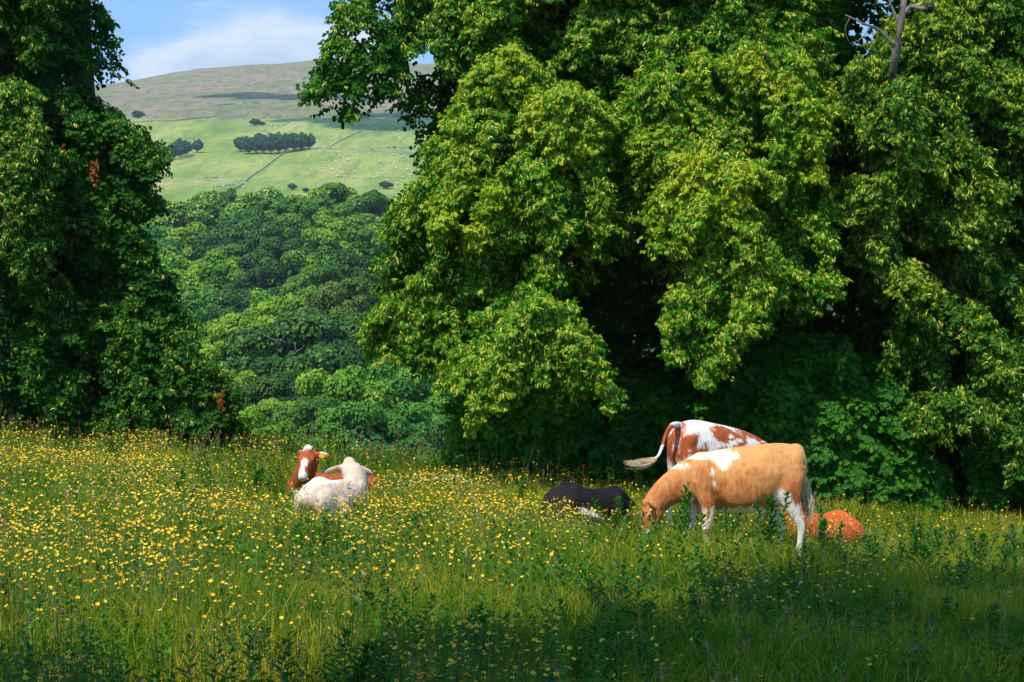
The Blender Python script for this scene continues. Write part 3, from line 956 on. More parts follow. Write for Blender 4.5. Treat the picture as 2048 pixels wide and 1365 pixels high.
wall(fo, [(-280, -200), (90, -200), (90, 200), (220, 320), (230, 560), (330, 800), (340, 900), (-280, 900)], 34.3, 35.2, 1200, .15, 0, lsize=2.0, scale=(1.2, 1.9))
bark_tube(wood, [r3, r3 + [.3, -.2, 3], r3 + [.2, -.3, 7], r3 + [.0, -.4, 11]], .4, .15, 12)
for a in ((1.2, -2.5, 3.0), (.5, -3.0, 6.0), (-1.5, -3, 4.0), (.2, -2.2, 8.6), (.1, -3, 3)):
    a = np.array(a)
    bark_tube(wood, [r3 + [0.2, -.1, a[2] * .45], r3 + a * [.4, .4, .85], r3 + a], .14, .03, 7)
crown = fo.build('crown', M['left_leaf'], lt); bl_ = fo.build_bracts('blossom', M['bract'], lt)
wd = wood.build('trunk', M['bark'], lt, smooth=True)
fr = Foliage()
for (px, py, r_, n_) in ((188, 342, 6, 30), (126, 300, 4, 10), (444, 800, 5, 20), (30, 318, 4, 8)):
    k = n_
    q = np.stack([px + rng.normal(0, r_, k), py + rng.normal(0, r_ * 2.0, k)], 1)
    Yq = 29.9 + rng.normal(0, .08, k)
    P = np.stack([(q[:, 0] - CX) / F * Yq, Yq, CZ + (HZ - q[:, 1]) / F * Yq], 1)
    fr.scatter(P, nrm(np.array([0, -.2, -1]) + rng.normal(0, .35, (k, 3))), nrm(np.array([0, -1, .3]) + rng.normal(0, .4, (k, 3))), rng.uniform(.04, .065, k), rng.random(k))
rust = fr.build('dead_leaves', M['rust_leaf'], lt)
for c_ in (crown, bl_, wd, rust):
    c_.location = [-v for v in r3]

# ---- unseen tree added out of frame to throw shade on the near meadow
fo = Foliage(); wood = MB()
r4 = np.array([-6.5, -1.5, g1(-6.5, -1.5) - .2])
shade_tree = empty('lime_tree', r4)
tag(shade_tree, 'unseen tree added behind the camera to shade the near meadow', 'tree')
n = 9000
u = nrm(rng.normal(0, 1, (n, 3))) * (rng.random(n)[:, None] ** .4)
C4 = np.array([-2.4, 4.4, 9.4])
pos = C4 + u * np.array([8.6, 7.6, 2.3])
# crown cut so its shade ends along a line slanting to the right
k = (pos[:, 2] - 0.4) / S.z
sxp, syp = pos[:, 0] - S.x * k, pos[:, 1] - S.y * k
lim = 9.1 + np.clip(sxp + .5, 0, 6) * 2.0 + np.clip(-1.6 - sxp, 0, 3) * .7 + 1.5 * (vnoise(sxp, syp, 1.3, 8) - .5) + rng.normal(0, .35, n)
keep = (syp < lim) & ((sxp > -.8 + rng.normal(0, .4, n)) | (vnoise(sxp, syp, .7, 21) > .56))
pos = pos[keep]; u = u[keep]
fo.sprays(pos, u + rng.normal(0, .3, u.shape), rng.uniform(1.2, 1.9, len(pos)), .4, 0.0, lsize=2.6)
bark_tube(wood, [r4, r4 + [.2, .1, 4], r4 + [1.0, .5, 7.5], r4 + [4.0, 1.5, 8.6], C4], .45, .12, 12, 26)
bark_tube(wood, [r4 + [4.0, 1.5, 8.6], np.array([0.5, 6.5, 9.0]), np.array([2.5, 9.0, 9.6])], .13, .04, 8)
bark_tube(wood, [r4 + [4.0, 1.5, 8.6], np.array([1.0, 3.0, 9.6]), np.array([4.5, 4.0, 9.6])], .13, .04, 8)
crown = fo.build('crown', M['lime_leaf'], shade_tree); wd = wood.build('trunk', M['bark'], shade_tree, smooth=True)
crown.location = wd.location = [-v for v in r4]


# ---- the wooded valley: separate crowns, tier over tier
def crown_mesh(name, seed, H=15.0, Rr=6.0, nclump=64, per=150, size=0.40):
    r = np.random.default_rng(seed)
    c0 = np.array([0, 0, H * .60])
    u = nrm(r.normal(0, 1, (nclump, 3)))
    u[:, 2] = np.abs(u[:, 2]) * 1.15 - 0.42
    u = nrm(u)
    rad = r.uniform(.66, 1.0, nclump)
    cen = c0 + u * rad[:, None] * np.array([Rr, Rr, H * .40])
    cr = r.uniform(.75, 1.7, nclump) * Rr / 6
    Ps, Ns, Ss, Vs = [], [], [], []
    for c, q, uu in zip(cen, cr, u):
        m = int(per * q * q)
        d = nrm(r.normal(0, 1, (m, 3)) + np.array([0, 0, .45]) + uu * .5)
        p = c + d * q * r.uniform(.8, 1.08, (m, 1)) * np.array([1.15, 1.15, .75])
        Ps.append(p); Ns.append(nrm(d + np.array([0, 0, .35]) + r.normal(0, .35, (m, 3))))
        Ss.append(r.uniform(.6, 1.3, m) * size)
        Vs.append(np.clip(.40 + r.normal(0, .16) + r.normal(0, .17, m) + .18 * (uu[2] - .3), 0, 1))  # higher clumps paler: light from above put into the leaf tone
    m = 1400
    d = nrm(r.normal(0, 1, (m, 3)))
    Ps.append(c0 + d * r.uniform(.4, .82, (m, 1)) * np.array([Rr, Rr, H * .40])); Ns.append(d); Ss.append(r.uniform(.7, 1.3, m) * size * 2.6); Vs.append(np.full(m, .12))  # inner leaves toned dark for the shaded inside of the crown
    P, N, S_, v = map(np.concatenate, (Ps, Ns, Ss, Vs))
    D = nrm(np.cross(N, nrm(r.normal(0, 1, N.shape))))
    D[:, 2] -= .3
    V, Q = leaf_geo(P, D, N, S_, .38, .08)
    cm = make_mesh(name + '_crown', V, [Q], M['wood_green'], {'v': np.repeat(v, 6)})
    mb = MB()
    p = spline(np.array([[0, 0, -7.0], [.1, 0, H * .2], [0, .15, H * .45], [.1, .1, H * .8]]), 12)
    mb.add(*tube(p, np.linspace(.42, .10, 12), 8))
    for k in range(9):
        a = r.uniform(0, 2 * pi); h = r.uniform(.3, .55) * H
        e = np.array([cos(a) * Rr * .75, sin(a) * Rr * .75, h + H * .22])
        p = spline(np.array([[0, 0, h], e * [.5, .5, 1] - [0, 0, H * .05], e]), 8)
        mb.add(*tube(p, np.linspace(.17, .04, 8), 5))
    tm = mb.mesh(name + '_trunk', M['bark'], True)
    return cm, tm


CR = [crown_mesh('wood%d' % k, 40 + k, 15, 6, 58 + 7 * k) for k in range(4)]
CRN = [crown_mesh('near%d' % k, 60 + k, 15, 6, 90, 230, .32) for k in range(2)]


def wood_tree(px, top, Y, hw, mat, label, group=None, near=False, name='broadleaf_tree', H=None, k=None):
    x = (px - CX) / F * Y
    gz = g1(x, Y)
    ztop = CZ + (HZ - top) / F * Y
    h = max(2.0, ztop - gz)
    w = hw * (1.22 if Y > 230 else 1.3) / F * Y
    pool = CRN if near else CR
    cm, tm = pool[rng.integers(len(pool)) if k is None else k]
    sxy = w / 5.6
    sz = min(max(h / 15.0, .85 * sxy), 1.2 * sxy)
    o = empty(name, (x, Y, ztop - 15 * sz), rng.uniform(0, 2 * pi))
    o.scale = (sxy, sxy, sz)
    tag(o, label, 'tree', group)
    c = link('crown', cm, o)
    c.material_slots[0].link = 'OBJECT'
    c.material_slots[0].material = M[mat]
    link('trunk', tm, o)
    return o


WT = 'trees of the wooded valley'
W = [  # px, top row, Y, half width, material, near, label
    (330, 398, 395, 69, 'wood_green', 0, 'pale green tree top just right of the dark left tree, highest in the wood'),
    (408, 386, 391, 69, 'wood_blossom', 0, 'flower-specked crown in the highest row of the wood, below the bleached grass'),
    (446, 380, 410, 33, 'wood_dark', 0, 'small dark crown behind a flower-specked one at the wood top'),
    (545, 378, 386, 69, 'wood_blossom', 0, 'broad bright crown with pale blossom in the middle of the highest row of the wood'),
    (628, 380, 382, 58, 'wood_green', 0, 'rounded green crown between two blossoming crowns in the highest row'),
    (692, 372, 391, 64, 'wood_blossom', 0, 'tallest blossoming crown of the highest row, under the small hawthorn on the hill'),
    (765, 392, 397, 56, 'wood_green', 0, 'bright crown in the highest row touching the lime boughs'),
    (835, 400, 395, 56, 'wood_green', 0, None),
    (500, 416, 368, 49, 'wood_dark', 0, 'darker crown tucked below the blossoming ones left of centre'),
    (325, 452, 353, 73, 'wood_blue', 0, None), (405, 448, 350, 64, 'wood_yellow', 0, 'yellow-green crown in the second row of the wood on the left'),
    (480, 440, 345, 62, 'wood_dark', 0, None), (560, 446, 343, 67, 'wood_dark', 0, None), (645, 450, 341, 62, 'wood_green', 0, None), (725, 440, 345, 62, 'wood_green', 0, None), (800, 452, 345, 58, 'wood_blue', 0, None),
    (290, 520, 309, 67, 'wood_blue', 0, None), (370, 515, 305, 62, 'wood_green', 0, None), (450, 508, 300, 64, 'wood_green', 0, None), (530, 512, 297, 64, 'wood_dark', 0, None), (612, 508, 295, 62, 'wood_green', 0, None), (690, 500, 300, 62, 'wood_dark', 0, None), (770, 512, 305, 62, 'wood_blue', 0, None), (850, 520, 305, 56, 'wood_green', 0, None),
    (310, 590, 255, 67, 'wood_blue', 0, None), (395, 584, 250, 62, 'wood_blue', 0, None), (470, 580, 250, 60, 'wood_dark', 0, None), (550, 585, 245, 60, 'wood_green', 0, None), (620, 580, 240, 56, 'wood_green', 0, None),
    (700, 566, 206, 67, 'wood_brown', 1, 'brownish olive crown in the middle of the wood, left of the low lime boughs'),
    (360, 655, 206, 58, 'wood_blue', 0, None),
    (492, 624, 195, 80, 'wood_yellow', 1, 'domed yellow-green tree beside the large dark oak in the valley'),
    (440, 690, 180, 62, 'wood_green', 1, None),
    (620, 612, 180, 116, 'wood_dark', 1, 'large dark oak with bare pale twigs in the middle of the valley'),
    (770, 640, 183, 103, 'wood_dark', 1, None),
    (462, 736, 155, 58, 'wood_yellow', 1, 'low yellow-green tree above the dark bush at the end of the left tree'),
    (560, 742, 151, 78, 'wood_dark', 1, None), (680, 730, 147, 94, 'wood_green', 1, None), (800, 722, 151, 94, 'wood_blue', 1, 'blue-green tree low in the valley beneath the lime boughs'),
    (545, 795, 130, 44, 'wood_yellow', 1, None), (880, 760, 155, 78, 'wood_blue', 1, None), (960, 780, 155, 78, 'wood_dark', 1, None),
    (620, 812, 126, 73, 'wood_dark', 1, None), (720, 815, 123, 78, 'wood_blue', 1, None), (820, 800, 126, 82, 'wood_blue', 1, None), (480, 830, 120, 67, 'wood_green', 1, None), (900, 850, 120, 67, 'wood_dark', 1, None),
    (560, 850, 110, 44, 'wood_green', 1, None), (380, 800, 144, 67, 'wood_green', 1, None), (1020, 700, 191, 100, 'wood_dark', 0, None), (200, 640, 210, 100, 'wood_dark', 0, None), (220, 480, 329, 100, 'wood_green', 0, None),
    (920, 480, 339, 67, 'wood_green', 0, None), (930, 600, 260, 78, 'wood_dark', 0, None),
]
ORD = ['first', 'second', 'third', 'fourth', 'fifth', 'sixth', 'seventh', 'eighth', 'ninth', 'tenth', 'eleventh', 'twelfth', 'thirteenth', 'fourteenth']
KIND = {'wood_green': 'mid-green broadleaf crown', 'wood_dark': 'dark green broadleaf crown', 'wood_blue': 'blue-green broadleaf crown', 'wood_yellow': 'yellow-green broadleaf crown', 'wood_brown': 'brown-green crown', 'wood_blossom': 'blossoming crown'}
for (px, top, Y, hw, mt, near, lab) in W:
    tier = 'upper' if Y > 325 else 'middle' if Y > 200 else 'lower'
    if lab is None:
        same = sorted(w_[0] for w_ in W if w_[6] is None and w_[4] == mt and ('upper' if w_[2] > 325 else 'middle' if w_[2] > 200 else 'lower') == tier)
        k_ = same.index(px)
        lab = '%s in the %s part of the valley wood' % (KIND[mt], tier)
        if len(same) > 1:
            lab = ORD[k_] + ' from left of the ' + KIND[mt] + 's in the %s valley wood' % tier
    wood_tree(px, top, Y, hw, mt, lab, WT, near=bool(near))
# bare pale twigs on the oak
o_oak = [o for o in COL.objects if o.get('label', '').startswith('large dark oak')][0]
mb = MB()
Yo = o_oak.location.y - (116 / F * 180) * 1.02
for pts in ([(533, 672), (548, 680), (565, 678), (572, 664)], [(548, 680), (556, 684)], [(590, 684), (592, 702), (603, 698), (608, 690)], [(560, 680), (572, 686)], [(596, 700), (590, 708)]):
    bark_tube(mb, [at(a, b, Yo) for a, b in pts], .05, .02, 5, 8)
tw = mb.build('bare_twigs', M['dead_wood'], None, smooth=True)
tw.parent = o_oak
bpy.context.view_layer.update()
tw.matrix_parent_inverse = o_oak.matrix_world.inverted()

# ---- far hillside: copse, lone trees, walls, sheep
def far_tree(px, base, hpx, wpx, label, group=None, mat='copse', cat='tree', name='hill_tree'):
    x, Y, z = hit(px, base)
    h = hpx / F * Y; w = wpx / F * Y
    cm, tm = CR[rng.integers(len(CR))]
    o = empty(name, (x, Y, z - h * .22), rng.uniform(0, 6.28))
    o.scale = (w / 12.0, w / 12.0, h * 1.18 / 15)
    tag(o, label, cat, group)
    c = link('crown', cm, o)
    c.material_slots[0].link = 'OBJECT'; c.material_slots[0].material = M[mat]
    link('trunk', tm, o)
    return o


COP = sorted([482, 497, 513, 528, 543, 558, 572, 588, 603, 618, 553, 520, 590])
for (px, b, h, w) in [(482, 304, 32, 26), (497, 309, 36, 30), (513, 308, 40, 30), (528, 309, 40, 28), (543, 309, 44, 30), (558, 307, 40, 28), (572, 305, 40, 28), (588, 303, 38, 28), (603, 301, 36, 28), (618, 299, 32, 26), (553, 300, 36, 26), (520, 300, 34, 26), (590, 296, 30, 26)]:
    far_tree(px, b, h, w, ORD[COP.index(px)] + ' tree from the left in the oblong dark copse on the hillside', 'trees of the oblong hillside copse')
for (px, b, h, w) in [(330, 322, 26, 24), (346, 320, 34, 26), (362, 316, 40, 26), (372, 312, 32, 22), (352, 308, 26, 22)]:
    far_tree(px, b, h, w, ORD[[330, 346, 352, 362, 372].index(px)] + ' tree from the left in the small hill clump beside the left tree', 'trees of the small clump on the hill')
far_tree(395, 306, 28, 22, 'single round tree standing just right of the small hillside clump')
far_tree(276, 238, 17, 24, 'lone dark tree on the moor edge, highest tree on the hill')
far_tree(510, 252, 14, 22, 'reddish scrub bush above the oblong copse', cat='bush', name='hill_bush', mat='wood_brown')
far_tree(524, 252, 9, 14, 'low green bush beside the reddish one above the copse', cat='bush', name='hill_bush')
far_tree(585, 381, 14, 18, 'round hawthorn bush standing on the lower field above the blossoming crowns', cat='bush', name='hill_bush')
far_tree(772, 379, 16, 26, 'dark hawthorn bush in the lower field nearest the lime boughs', cat='bush', name='hill_bush')
far_tree(748, 393, 14, 18, 'small dim bush half behind the wood, below the hawthorn', cat='bush', name='hill_bush')
far_tree(612, 386, 10, 14, 'tiny bush just right of the round hawthorn on the lower field', cat='bush', name='hill_bush')
far_tree(833, 292, 10, 10, 'tiny lone bush far right on the hillside by the lime leaves', cat='bush', name='hill_bush')

M['stone'] = plain_mat('stone', (0.20, 0.21, 0.14), 0.95, 0.5, (0.40, 0.40, 0.32), 0.5)


def field_wall(pts, label, h=1.3, w=0.7, seg=6):
    h *= .55; w *= .5
    P = []
    for (a, b), (c, d) in zip(pts[:-1], pts[1:]):
        for k in range(seg):
            f = k / seg
            P.append(hit(a + (c - a) * f, b + (d - b) * f))
    P.append(hit(*pts[-1]))
    P = np.array(P)
    q = []
    for i in range(len(P) - 1):
        for f in np.arange(0, 1, .25):
            p = P[i] * (1 - f) + P[i + 1] * f
            p[2] = g1(p[0], p[1])
            q.append(p)
    q = np.array(q)
    hh = h * (1 + .15 * rng.normal(0, 1, len(q)).clip(-1.5, 1.5))
    T = nrm(np.gradient(q, axis=0)); sd = np.stack([T[:, 1], -T[:, 0], 0 * T[:, 0]], 1)
    n = len(q)
    up = np.array([0, 0, 1.0])
    V = np.stack([q - sd * w * .6 - up * .4, q - sd * w * .35 + up * hh[:, None], q + sd * w * .35 + up * hh[:, None], q + sd * w * .6 - up * .4], 1).reshape(-1, 3)
    i = np.arange(n - 1)[:, None] * 4
    Q = np.concatenate([i + np.array([[k, k + 4, k + 5, k + 1]]) for k in range(3)])
    o = link('stone_wall', make_mesh('stone_wall', V - q[0], [Q, np.array([[0, 1, 2, 3], [4 * n - 1, 4 * n - 2, 4 * n - 3, 4 * n - 4]])], M['stone']))
    o.location = [float(v) for v in q[0]]
    tag(o, label, 'stone wall')
    return o


field_wall([(460, 385), (485, 370), (505, 352), (525, 340), (548, 322), (566, 308), (600, 300)], 'dry stone wall climbing diagonally from the wood to the right end of the copse', w=1.6)
field_wall([(600, 300), (640, 300), (700, 301), (760, 302), (820, 304), (870, 307)], 'long level dry stone wall running right from the copse', 1.7, 1.0)
field_wall([(655, 298), (680, 282), (720, 265), (760, 245), (800, 225), (840, 212)], 'faint dry stone wall slanting up the hill to the right, above the long level wall', 1.1, 1.2)
field_wall([(425, 213), (470, 209), (520, 207), (580, 207), (640, 209), (700, 211), (760, 212), (850, 216)], 'highest dry stone wall, dividing green fields from brown moor', 1.7, 1.0)
field_wall([(262, 246), (300, 244), (345, 243), (390, 239), (420, 236), (470, 232)], 'low dry stone wall left below the moor, near the lone dark tree', 1.3, 1.0)
field_wall([(490, 254), (530, 253), (565, 252), (585, 243)], 'short ruined wall around the reddish scrub above the copse', .9, .9)
field_wall([(425, 377), (445, 374), (468, 371)], 'short broken wall below the bleached streak of grass', 1.0, .9)

# sheep
def loft(P, rr, k=12):
    return tube(P, rr, k)


M['fleece'] = plain_mat('fleece', (0.72, 0.68, 0.58), 0.95, 8.0, (0.6, 0.55, 0.46), .4)
mb = MB()
mb.add(*tube(spline(np.array([[-.55, 0, .62], [-.4, 0, .68], [0, 0, .66], [.35, 0, .70], [.5, 0, .72]]), 10), np.array([[.12, .15], [.24, .26], [.30, .30], [.32, .31], [.31, .31], [.30, .30], [.29, .29], [.27, .28], [.2, .22], [.1, .12]]), 10))
sheep_body = mb.mesh('sheep_body', M['fleece'], True)
mb = MB()
mb.add(*tube(np.array([[.42, 0, .75], [.58, 0, .8], [.72, 0, .68], [.82, 0, .55]]), np.array([[.12, .14], [.10, .12], [.075, .09], [.045, .05]]), 8))
for sgn in (1, -1):
    mb.add(*ellipsoid((.60, .13 * sgn, .84), (.03, .09, .03), 8, 6))
M['sheep_face'] = plain_mat('sheep_face', (0.5, 0.46, 0.4), 0.9)
sheep_head = mb.mesh('sheep_head', M['sheep_face'], True)
mb = MB()
mb.add(*tube(np.array([[0, 0, .5], [.01, 0, .25], [0, 0, .0]]), [.07, .04, .035], 6))
sheep_leg = mb.mesh('sheep_leg', M['sheep_face'], True)


def make_sheep(loc, rz, label, group, parts=True):
    o = empty('sheep', loc, rz)
    tag(o, label, 'sheep', group)
    link('fleece', sheep_body, o); link('head', sheep_head, o)
    if parts:
        for x_ in (-.36, .34):
            for y_ in (-.15, .15):
                l = link('leg', sheep_leg, o); l.location = (x_, y_, 0)
    return o


sheep0 = None
SH = [(lambda: (rng.uniform(600, 850), rng.uniform(306, 345)), 46, 'white sheep grazing just below the long level wall', 'sheep below the long level wall'),
      (lambda: (rng.uniform(640, 860), rng.uniform(340, 372)), 34, 'white sheep low in the field right of the slanting wall', 'sheep low in the right-hand field'),
      (lambda: (rng.uniform(640, 850), rng.uniform(222, 296)), 30, 'white sheep on the hill above the long level wall', 'sheep above the long level wall'),
      (lambda: (rng.uniform(420, 560), rng.uniform(330, 380)), 8, 'white sheep in the field beneath the copse', 'sheep beneath the copse')]
for f_, n_, lab, grp in SH:
    for k in range(n_):
        p = hit(*f_())
        rz = rng.uniform(0, 2 * pi)
        if sheep0 is None:
            o = sheep0 = make_sheep(p, rz, lab, grp)
        else:
            o = copy_tree(sheep0)
            o.location = p; o.rotation_euler = (0, 0, rz)
            tag(o, lab, 'sheep', grp)
        o.scale = (1.1,) * 3
# pale outcrops
for (px, py, w, lab) in ((793, 296, 3.0, 'pale rock outcrop above the right half of the long wall'), (690, 355, 1.6, 'small pale stone heap in the lower right field'), (430, 356, 2.0, 'grey stones beside the bleached grass streak'), (728, 252, 3.2, 'grey scree patch in the shadowed hillside field'), (790, 258, 3.4, 'grey scree patch nearer the hanging lime leaves')):
    x, Y, z = hit(px, py)
    mb = MB()
    for k in range(9):
        V, fc = ellipsoid((rng.normal(0, w * .8), rng.normal(0, w * .5), .1), (rng.uniform(.5, 1.4), rng.uniform(.5, 1.2), rng.uniform(.3, .8)), 8, 6)
        mb.add(V + rng.normal(0, .08, V.shape), fc)
    o = mb.build('rock_outcrop', M['stone']); o.location = (x, Y, z)
    tag(o, lab, 'rock')
# ------------------------------------------------------------------ cattle
def coat_mat(name, c1, c2, white, pink=(0.55, 0.30, 0.24), zgrad=0):
    m, nt, out = new_mat(name)
    L = nt.links
    p = nt.nodes.new('ShaderNodeBsdfPrincipled')
    p.inputs['Roughness'].default_value = 0.72
    p.inputs['Specular IOR Level'].default_value = 0.25
    p.inputs['Sheen Weight'].default_value = 0.04
    p.inputs['Sheen Roughness'].default_value = 0.5
    big = noise_node(nt, 3.2, 4, .6)
    hair = noise_node(nt, 30, 4, .65, vscale=(1.0, 1.0, .3))
    edge = noise_node(nt, 17, 4, .75, vscale=(1, 1, .5))

    def mth(op, a, b=None, clamp=False):
        n = nt.nodes.new('ShaderNodeMath'); n.operation = op; n.use_clamp = clamp
        for i, v in enumerate((a, b)):
            if v is None: continue
            if isinstance(v, (int, float)): n.inputs[i].default_value = v
            else: L.new(v, n.inputs[i])
        return n.outputs[0]

    def mix(f, a, b):
        n = nt.nodes.new('ShaderNodeMix'); n.data_type = 'RGBA'
        L.new(f, n.inputs['Factor'])
        for s_, v in (('A', a), ('B', b)):
            if isinstance(v, tuple): n.inputs[s_].default_value = (*v, 1)
            else: L.new(v, n.inputs[s_])
        return n.outputs['Result']
    f = mth('ADD', mth('MULTIPLY', big, .75), mth('MULTIPLY', hair, .6))
    f = mth('SUBTRACT', f, .05)
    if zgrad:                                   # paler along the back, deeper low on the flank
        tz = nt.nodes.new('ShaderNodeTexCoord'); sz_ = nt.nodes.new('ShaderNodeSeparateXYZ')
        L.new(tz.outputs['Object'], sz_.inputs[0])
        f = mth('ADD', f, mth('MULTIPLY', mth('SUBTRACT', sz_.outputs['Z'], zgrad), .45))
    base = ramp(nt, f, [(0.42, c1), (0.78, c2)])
    w = mth('ADD', attr_node(nt, 'w'), mth('MULTIPLY', mth('SUBTRACT', edge, .5), .13))
    w = mth('ADD', mth('MULTIPLY', mth('ADD', w, mth('MULTIPLY', mth('SUBTRACT', hair, .5), .06)), 30.0), .5, True)
    wh = ramp(nt, hair, [(0.3, tuple(c * .82 for c in white)), (0.65, white)])
    col = mix(w, base, wh)
    k = mth('ADD', mth('MULTIPLY', attr_node(nt, 'nose'), 30.0), .5, True)
    col = mix(k, col, pink)
    L.new(col, p.inputs['Base Color'])
    b = nt.nodes.new('ShaderNodeBump'); b.inputs['Strength'].default_value = .32; b.inputs['Distance'].default_value = .012
    fine = noise_node(nt, 70, 3, .7, vscale=(1, 1, .3))
    L.new(mth('ADD', fine, mth('MULTIPLY', hair, 1.2)), b.inputs['Height'])
    b2 = nt.nodes.new('ShaderNodeBump'); b2.inputs['Strength'].default_value = .35; b2.inputs['Distance'].default_value = .05
    mus = noise_node(nt, 6.5, 2, .5, vscale=(1.3, 1, .7))
    L.new(mus, b2.inputs['Height']); L.new(b.outputs[0], b2.inputs['Normal'])
    L.new(b2.outputs[0], p.inputs['Normal'])
    L.new(p.outputs[0], out.inputs[0])
    return m


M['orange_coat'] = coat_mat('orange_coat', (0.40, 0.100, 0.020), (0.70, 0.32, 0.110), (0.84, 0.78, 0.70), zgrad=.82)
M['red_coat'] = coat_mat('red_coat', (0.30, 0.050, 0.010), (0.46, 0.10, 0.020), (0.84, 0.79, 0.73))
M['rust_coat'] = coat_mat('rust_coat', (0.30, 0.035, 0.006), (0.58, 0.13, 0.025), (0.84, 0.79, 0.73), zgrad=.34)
M['cream_coat'] = coat_mat('cream_coat', (0.56, 0.38, 0.29), (0.78, 0.64, 0.54), (0.86, 0.81, 0.76))
M['black_coat'] = coat_mat('black_coat', (0.010, 0.009, 0.010), (0.022, 0.018, 0.018), (0.80, 0.78, 0.76), (0.03, .03, .03))
for n_ in M['black_coat'].node_tree.nodes:
    if n_.type == 'BSDF_PRINCIPLED':
        n_.inputs['Sheen Weight'].default_value = 0
        n_.inputs['Specular IOR Level'].default_value = .12
M['tail_hair'] = plain_mat('tail_hair', (0.72, 0.60, 0.42), 0.7, 30, (0.55, 0.40, 0.22))


class Beast:
    def __init__(self):
        self.mb = MB()

    def loft(self, pts, rr, n=22, hint=(0, 1, 0), k=20):
        pts = np.asarray(pts, float); rr = np.asarray(rr, float)
        q = spline(np.concatenate([pts, rr], 1), n)
        q[:, 3:] = np.maximum(q[:, 3:], .008)
        self.mb.add(*tube(q[:, :3], q[:, 3:], k, hint=hint))

    def ball(self, c, r, rot=None):
        self.mb.add(*ellipsoid(c, r, 18, 12, rot))

    def head(self, poll, d, up, s=1.0, ears=(.5, .5), droop=0.2, eardir=None):
        poll, d, up = (np.asarray(a, float) for a in (poll, d, up))
        d = nrm(d); up = nrm(up - d * np.dot(up, d)); sd = np.cross(d, up)
        self.hf = (poll, d, up, sd, s)
        R_ = [(-.03, -.02, .07, .07), (.03, -.025, .098, .105), (.10, -.03, .110, .125), (.17, -.028, .108, .125), (.24, -.03, .088, .105), (.31, -.036, .070, .082), (.37, -.040, .066, .070), (.415, -.045, .060, .058), (.44, -.048, .035, .035)]
        pts = [poll + d * t * s + up * o * s for t, o, a, b in R_]
        self.loft(pts, [(a * s, b * s) for t, o, a, b in R_], 26, hint=sd)
        self.ball(poll + up * .055 * s + d * .01 * s, np.array([.06, .07, .055]) * s, np.stack([d, sd, up], 1))
        for i, sg in enumerate((1, -1)):
            self.ball(poll + d * .15 * s + sd * sg * .092 * s + up * .035 * s, np.array([.045, .028, .03]) * s, np.stack([d, sd, up], 1))
            ed = nrm(sd * sg + np.array([0, 0, -droop]) - d * .15 if eardir is None else np.asarray(eardir[i], float))
            wv = nrm(np.cross(ed, nrm(up * .8 + d * .6)))
            th = np.cross(ed, wv)
            c = poll + d * .045 * s + sd * sg * .085 * s + ed * .105 * s
            self.ball(c, np.array([.125, .060, .017]) * s, np.stack([ed, wv, th], 1))
            self.ball(poll + d * .05 * s + sd * sg * .08 * s, np.array([.05, .04, .035]) * s)
            setattr(self, 'ear%d' % i, (c, ed, wv, th))

    def finish(self, root, mat=None, white=None, nose=None, voxel=.013, it=11, smooth=.5):
        me = self.mb.mesh('tmp', M['orange_coat'])
        o = link('tmp', me)
        r = o.modifiers.new('r', 'REMESH'); r.mode = 'VOXEL'; r.voxel_size = voxel; r.use_smooth_shade = True
        sm = o.modifiers.new('s', 'SMOOTH'); sm.factor = smooth; sm.iterations = it
        dg = bpy.context.evaluated_depsgraph_get()
        res = bpy.data.meshes.new_from_object(o.evaluated_get(dg))
        bpy.data.objects.remove(o)
        res.materials.clear(); res.materials.append(mat)
        n = len(res.vertices)
        V = np.empty(n * 3, np.float32); res.vertices.foreach_get('co', V); V = V.reshape(-1, 3)
        for nm, fn in (('w', white), ('nose', nose)):
            a = res.attributes.new(nm, 'FLOAT', 'POINT')
            a.data.foreach_set('value', (fn(V) if fn else np.full(n, -1.0)).astype(np.float32))
        res.polygons.foreach_set('use_smooth', np.ones(len(res.polygons), bool))
        b = link('body', res, root)
        print('body', n)
        return b

    def eyes(self, root):
        poll, d, up, sd, s = self.hf
        for sg in (1, -1):
            mb = MB()
            V, f = ellipsoid((0, 0, 0), np.array([.024, .013, .017]) * s, 12, 8, np.stack([d, sd, up], 1))
            mb.add(V, f)
            e = mb.build('eye', M['eye'], root, smooth=True)
            e.location = [float(v) for v in poll + d * .152 * s + sd * sg * .112 * s + up * .032 * s]

    def tag_ear(self, root, which, cam_dir, s=1.0, off=(0, 0, 0)):
        c, ed, wv, th = getattr(self, 'ear%d' % which)
        best = th if np.dot(th, cam_dir) > 0 else -th
        mb = MB()
        a = np.array([(-.030, -.025), (.030, -.025), (.034, .018), (.012, .034), (-.012, .034), (-.034, .018)]) * s
        P = np.array([ed * x + wv * y for x, y in a])
        V = np.concatenate([P + best * .004, P - best * .0])
        n = 6
        i = np.arange(n); j = (i + 1) % n
        mb.add(V, [np.stack([i, j, j + n, i + n], 1), np.arange(n)[None, ::-1], (np.arange(n) + n)[None]])
        o = mb.build('ear_tag', M['ear_tag'], root)
        o.location = [float(v) for v in c + best * .022 * s + np.asarray(off)]
        return o


def blobs(*items):
    """white coat patches: (centre, radii) ellipsoids; value >0 inside, in metres"""
    def f(V):
        out = np.full(len(V), -1.0)
        for c, r in items:
            c = np.asarray(c, float); r = np.asarray(r, float)
            q = np.linalg.norm((V - c) / r, axis=1)
            out = np.maximum(out, (1 - q) * r.min() * (1 if r.min() > .05 else 1.5))
        return out
    return f


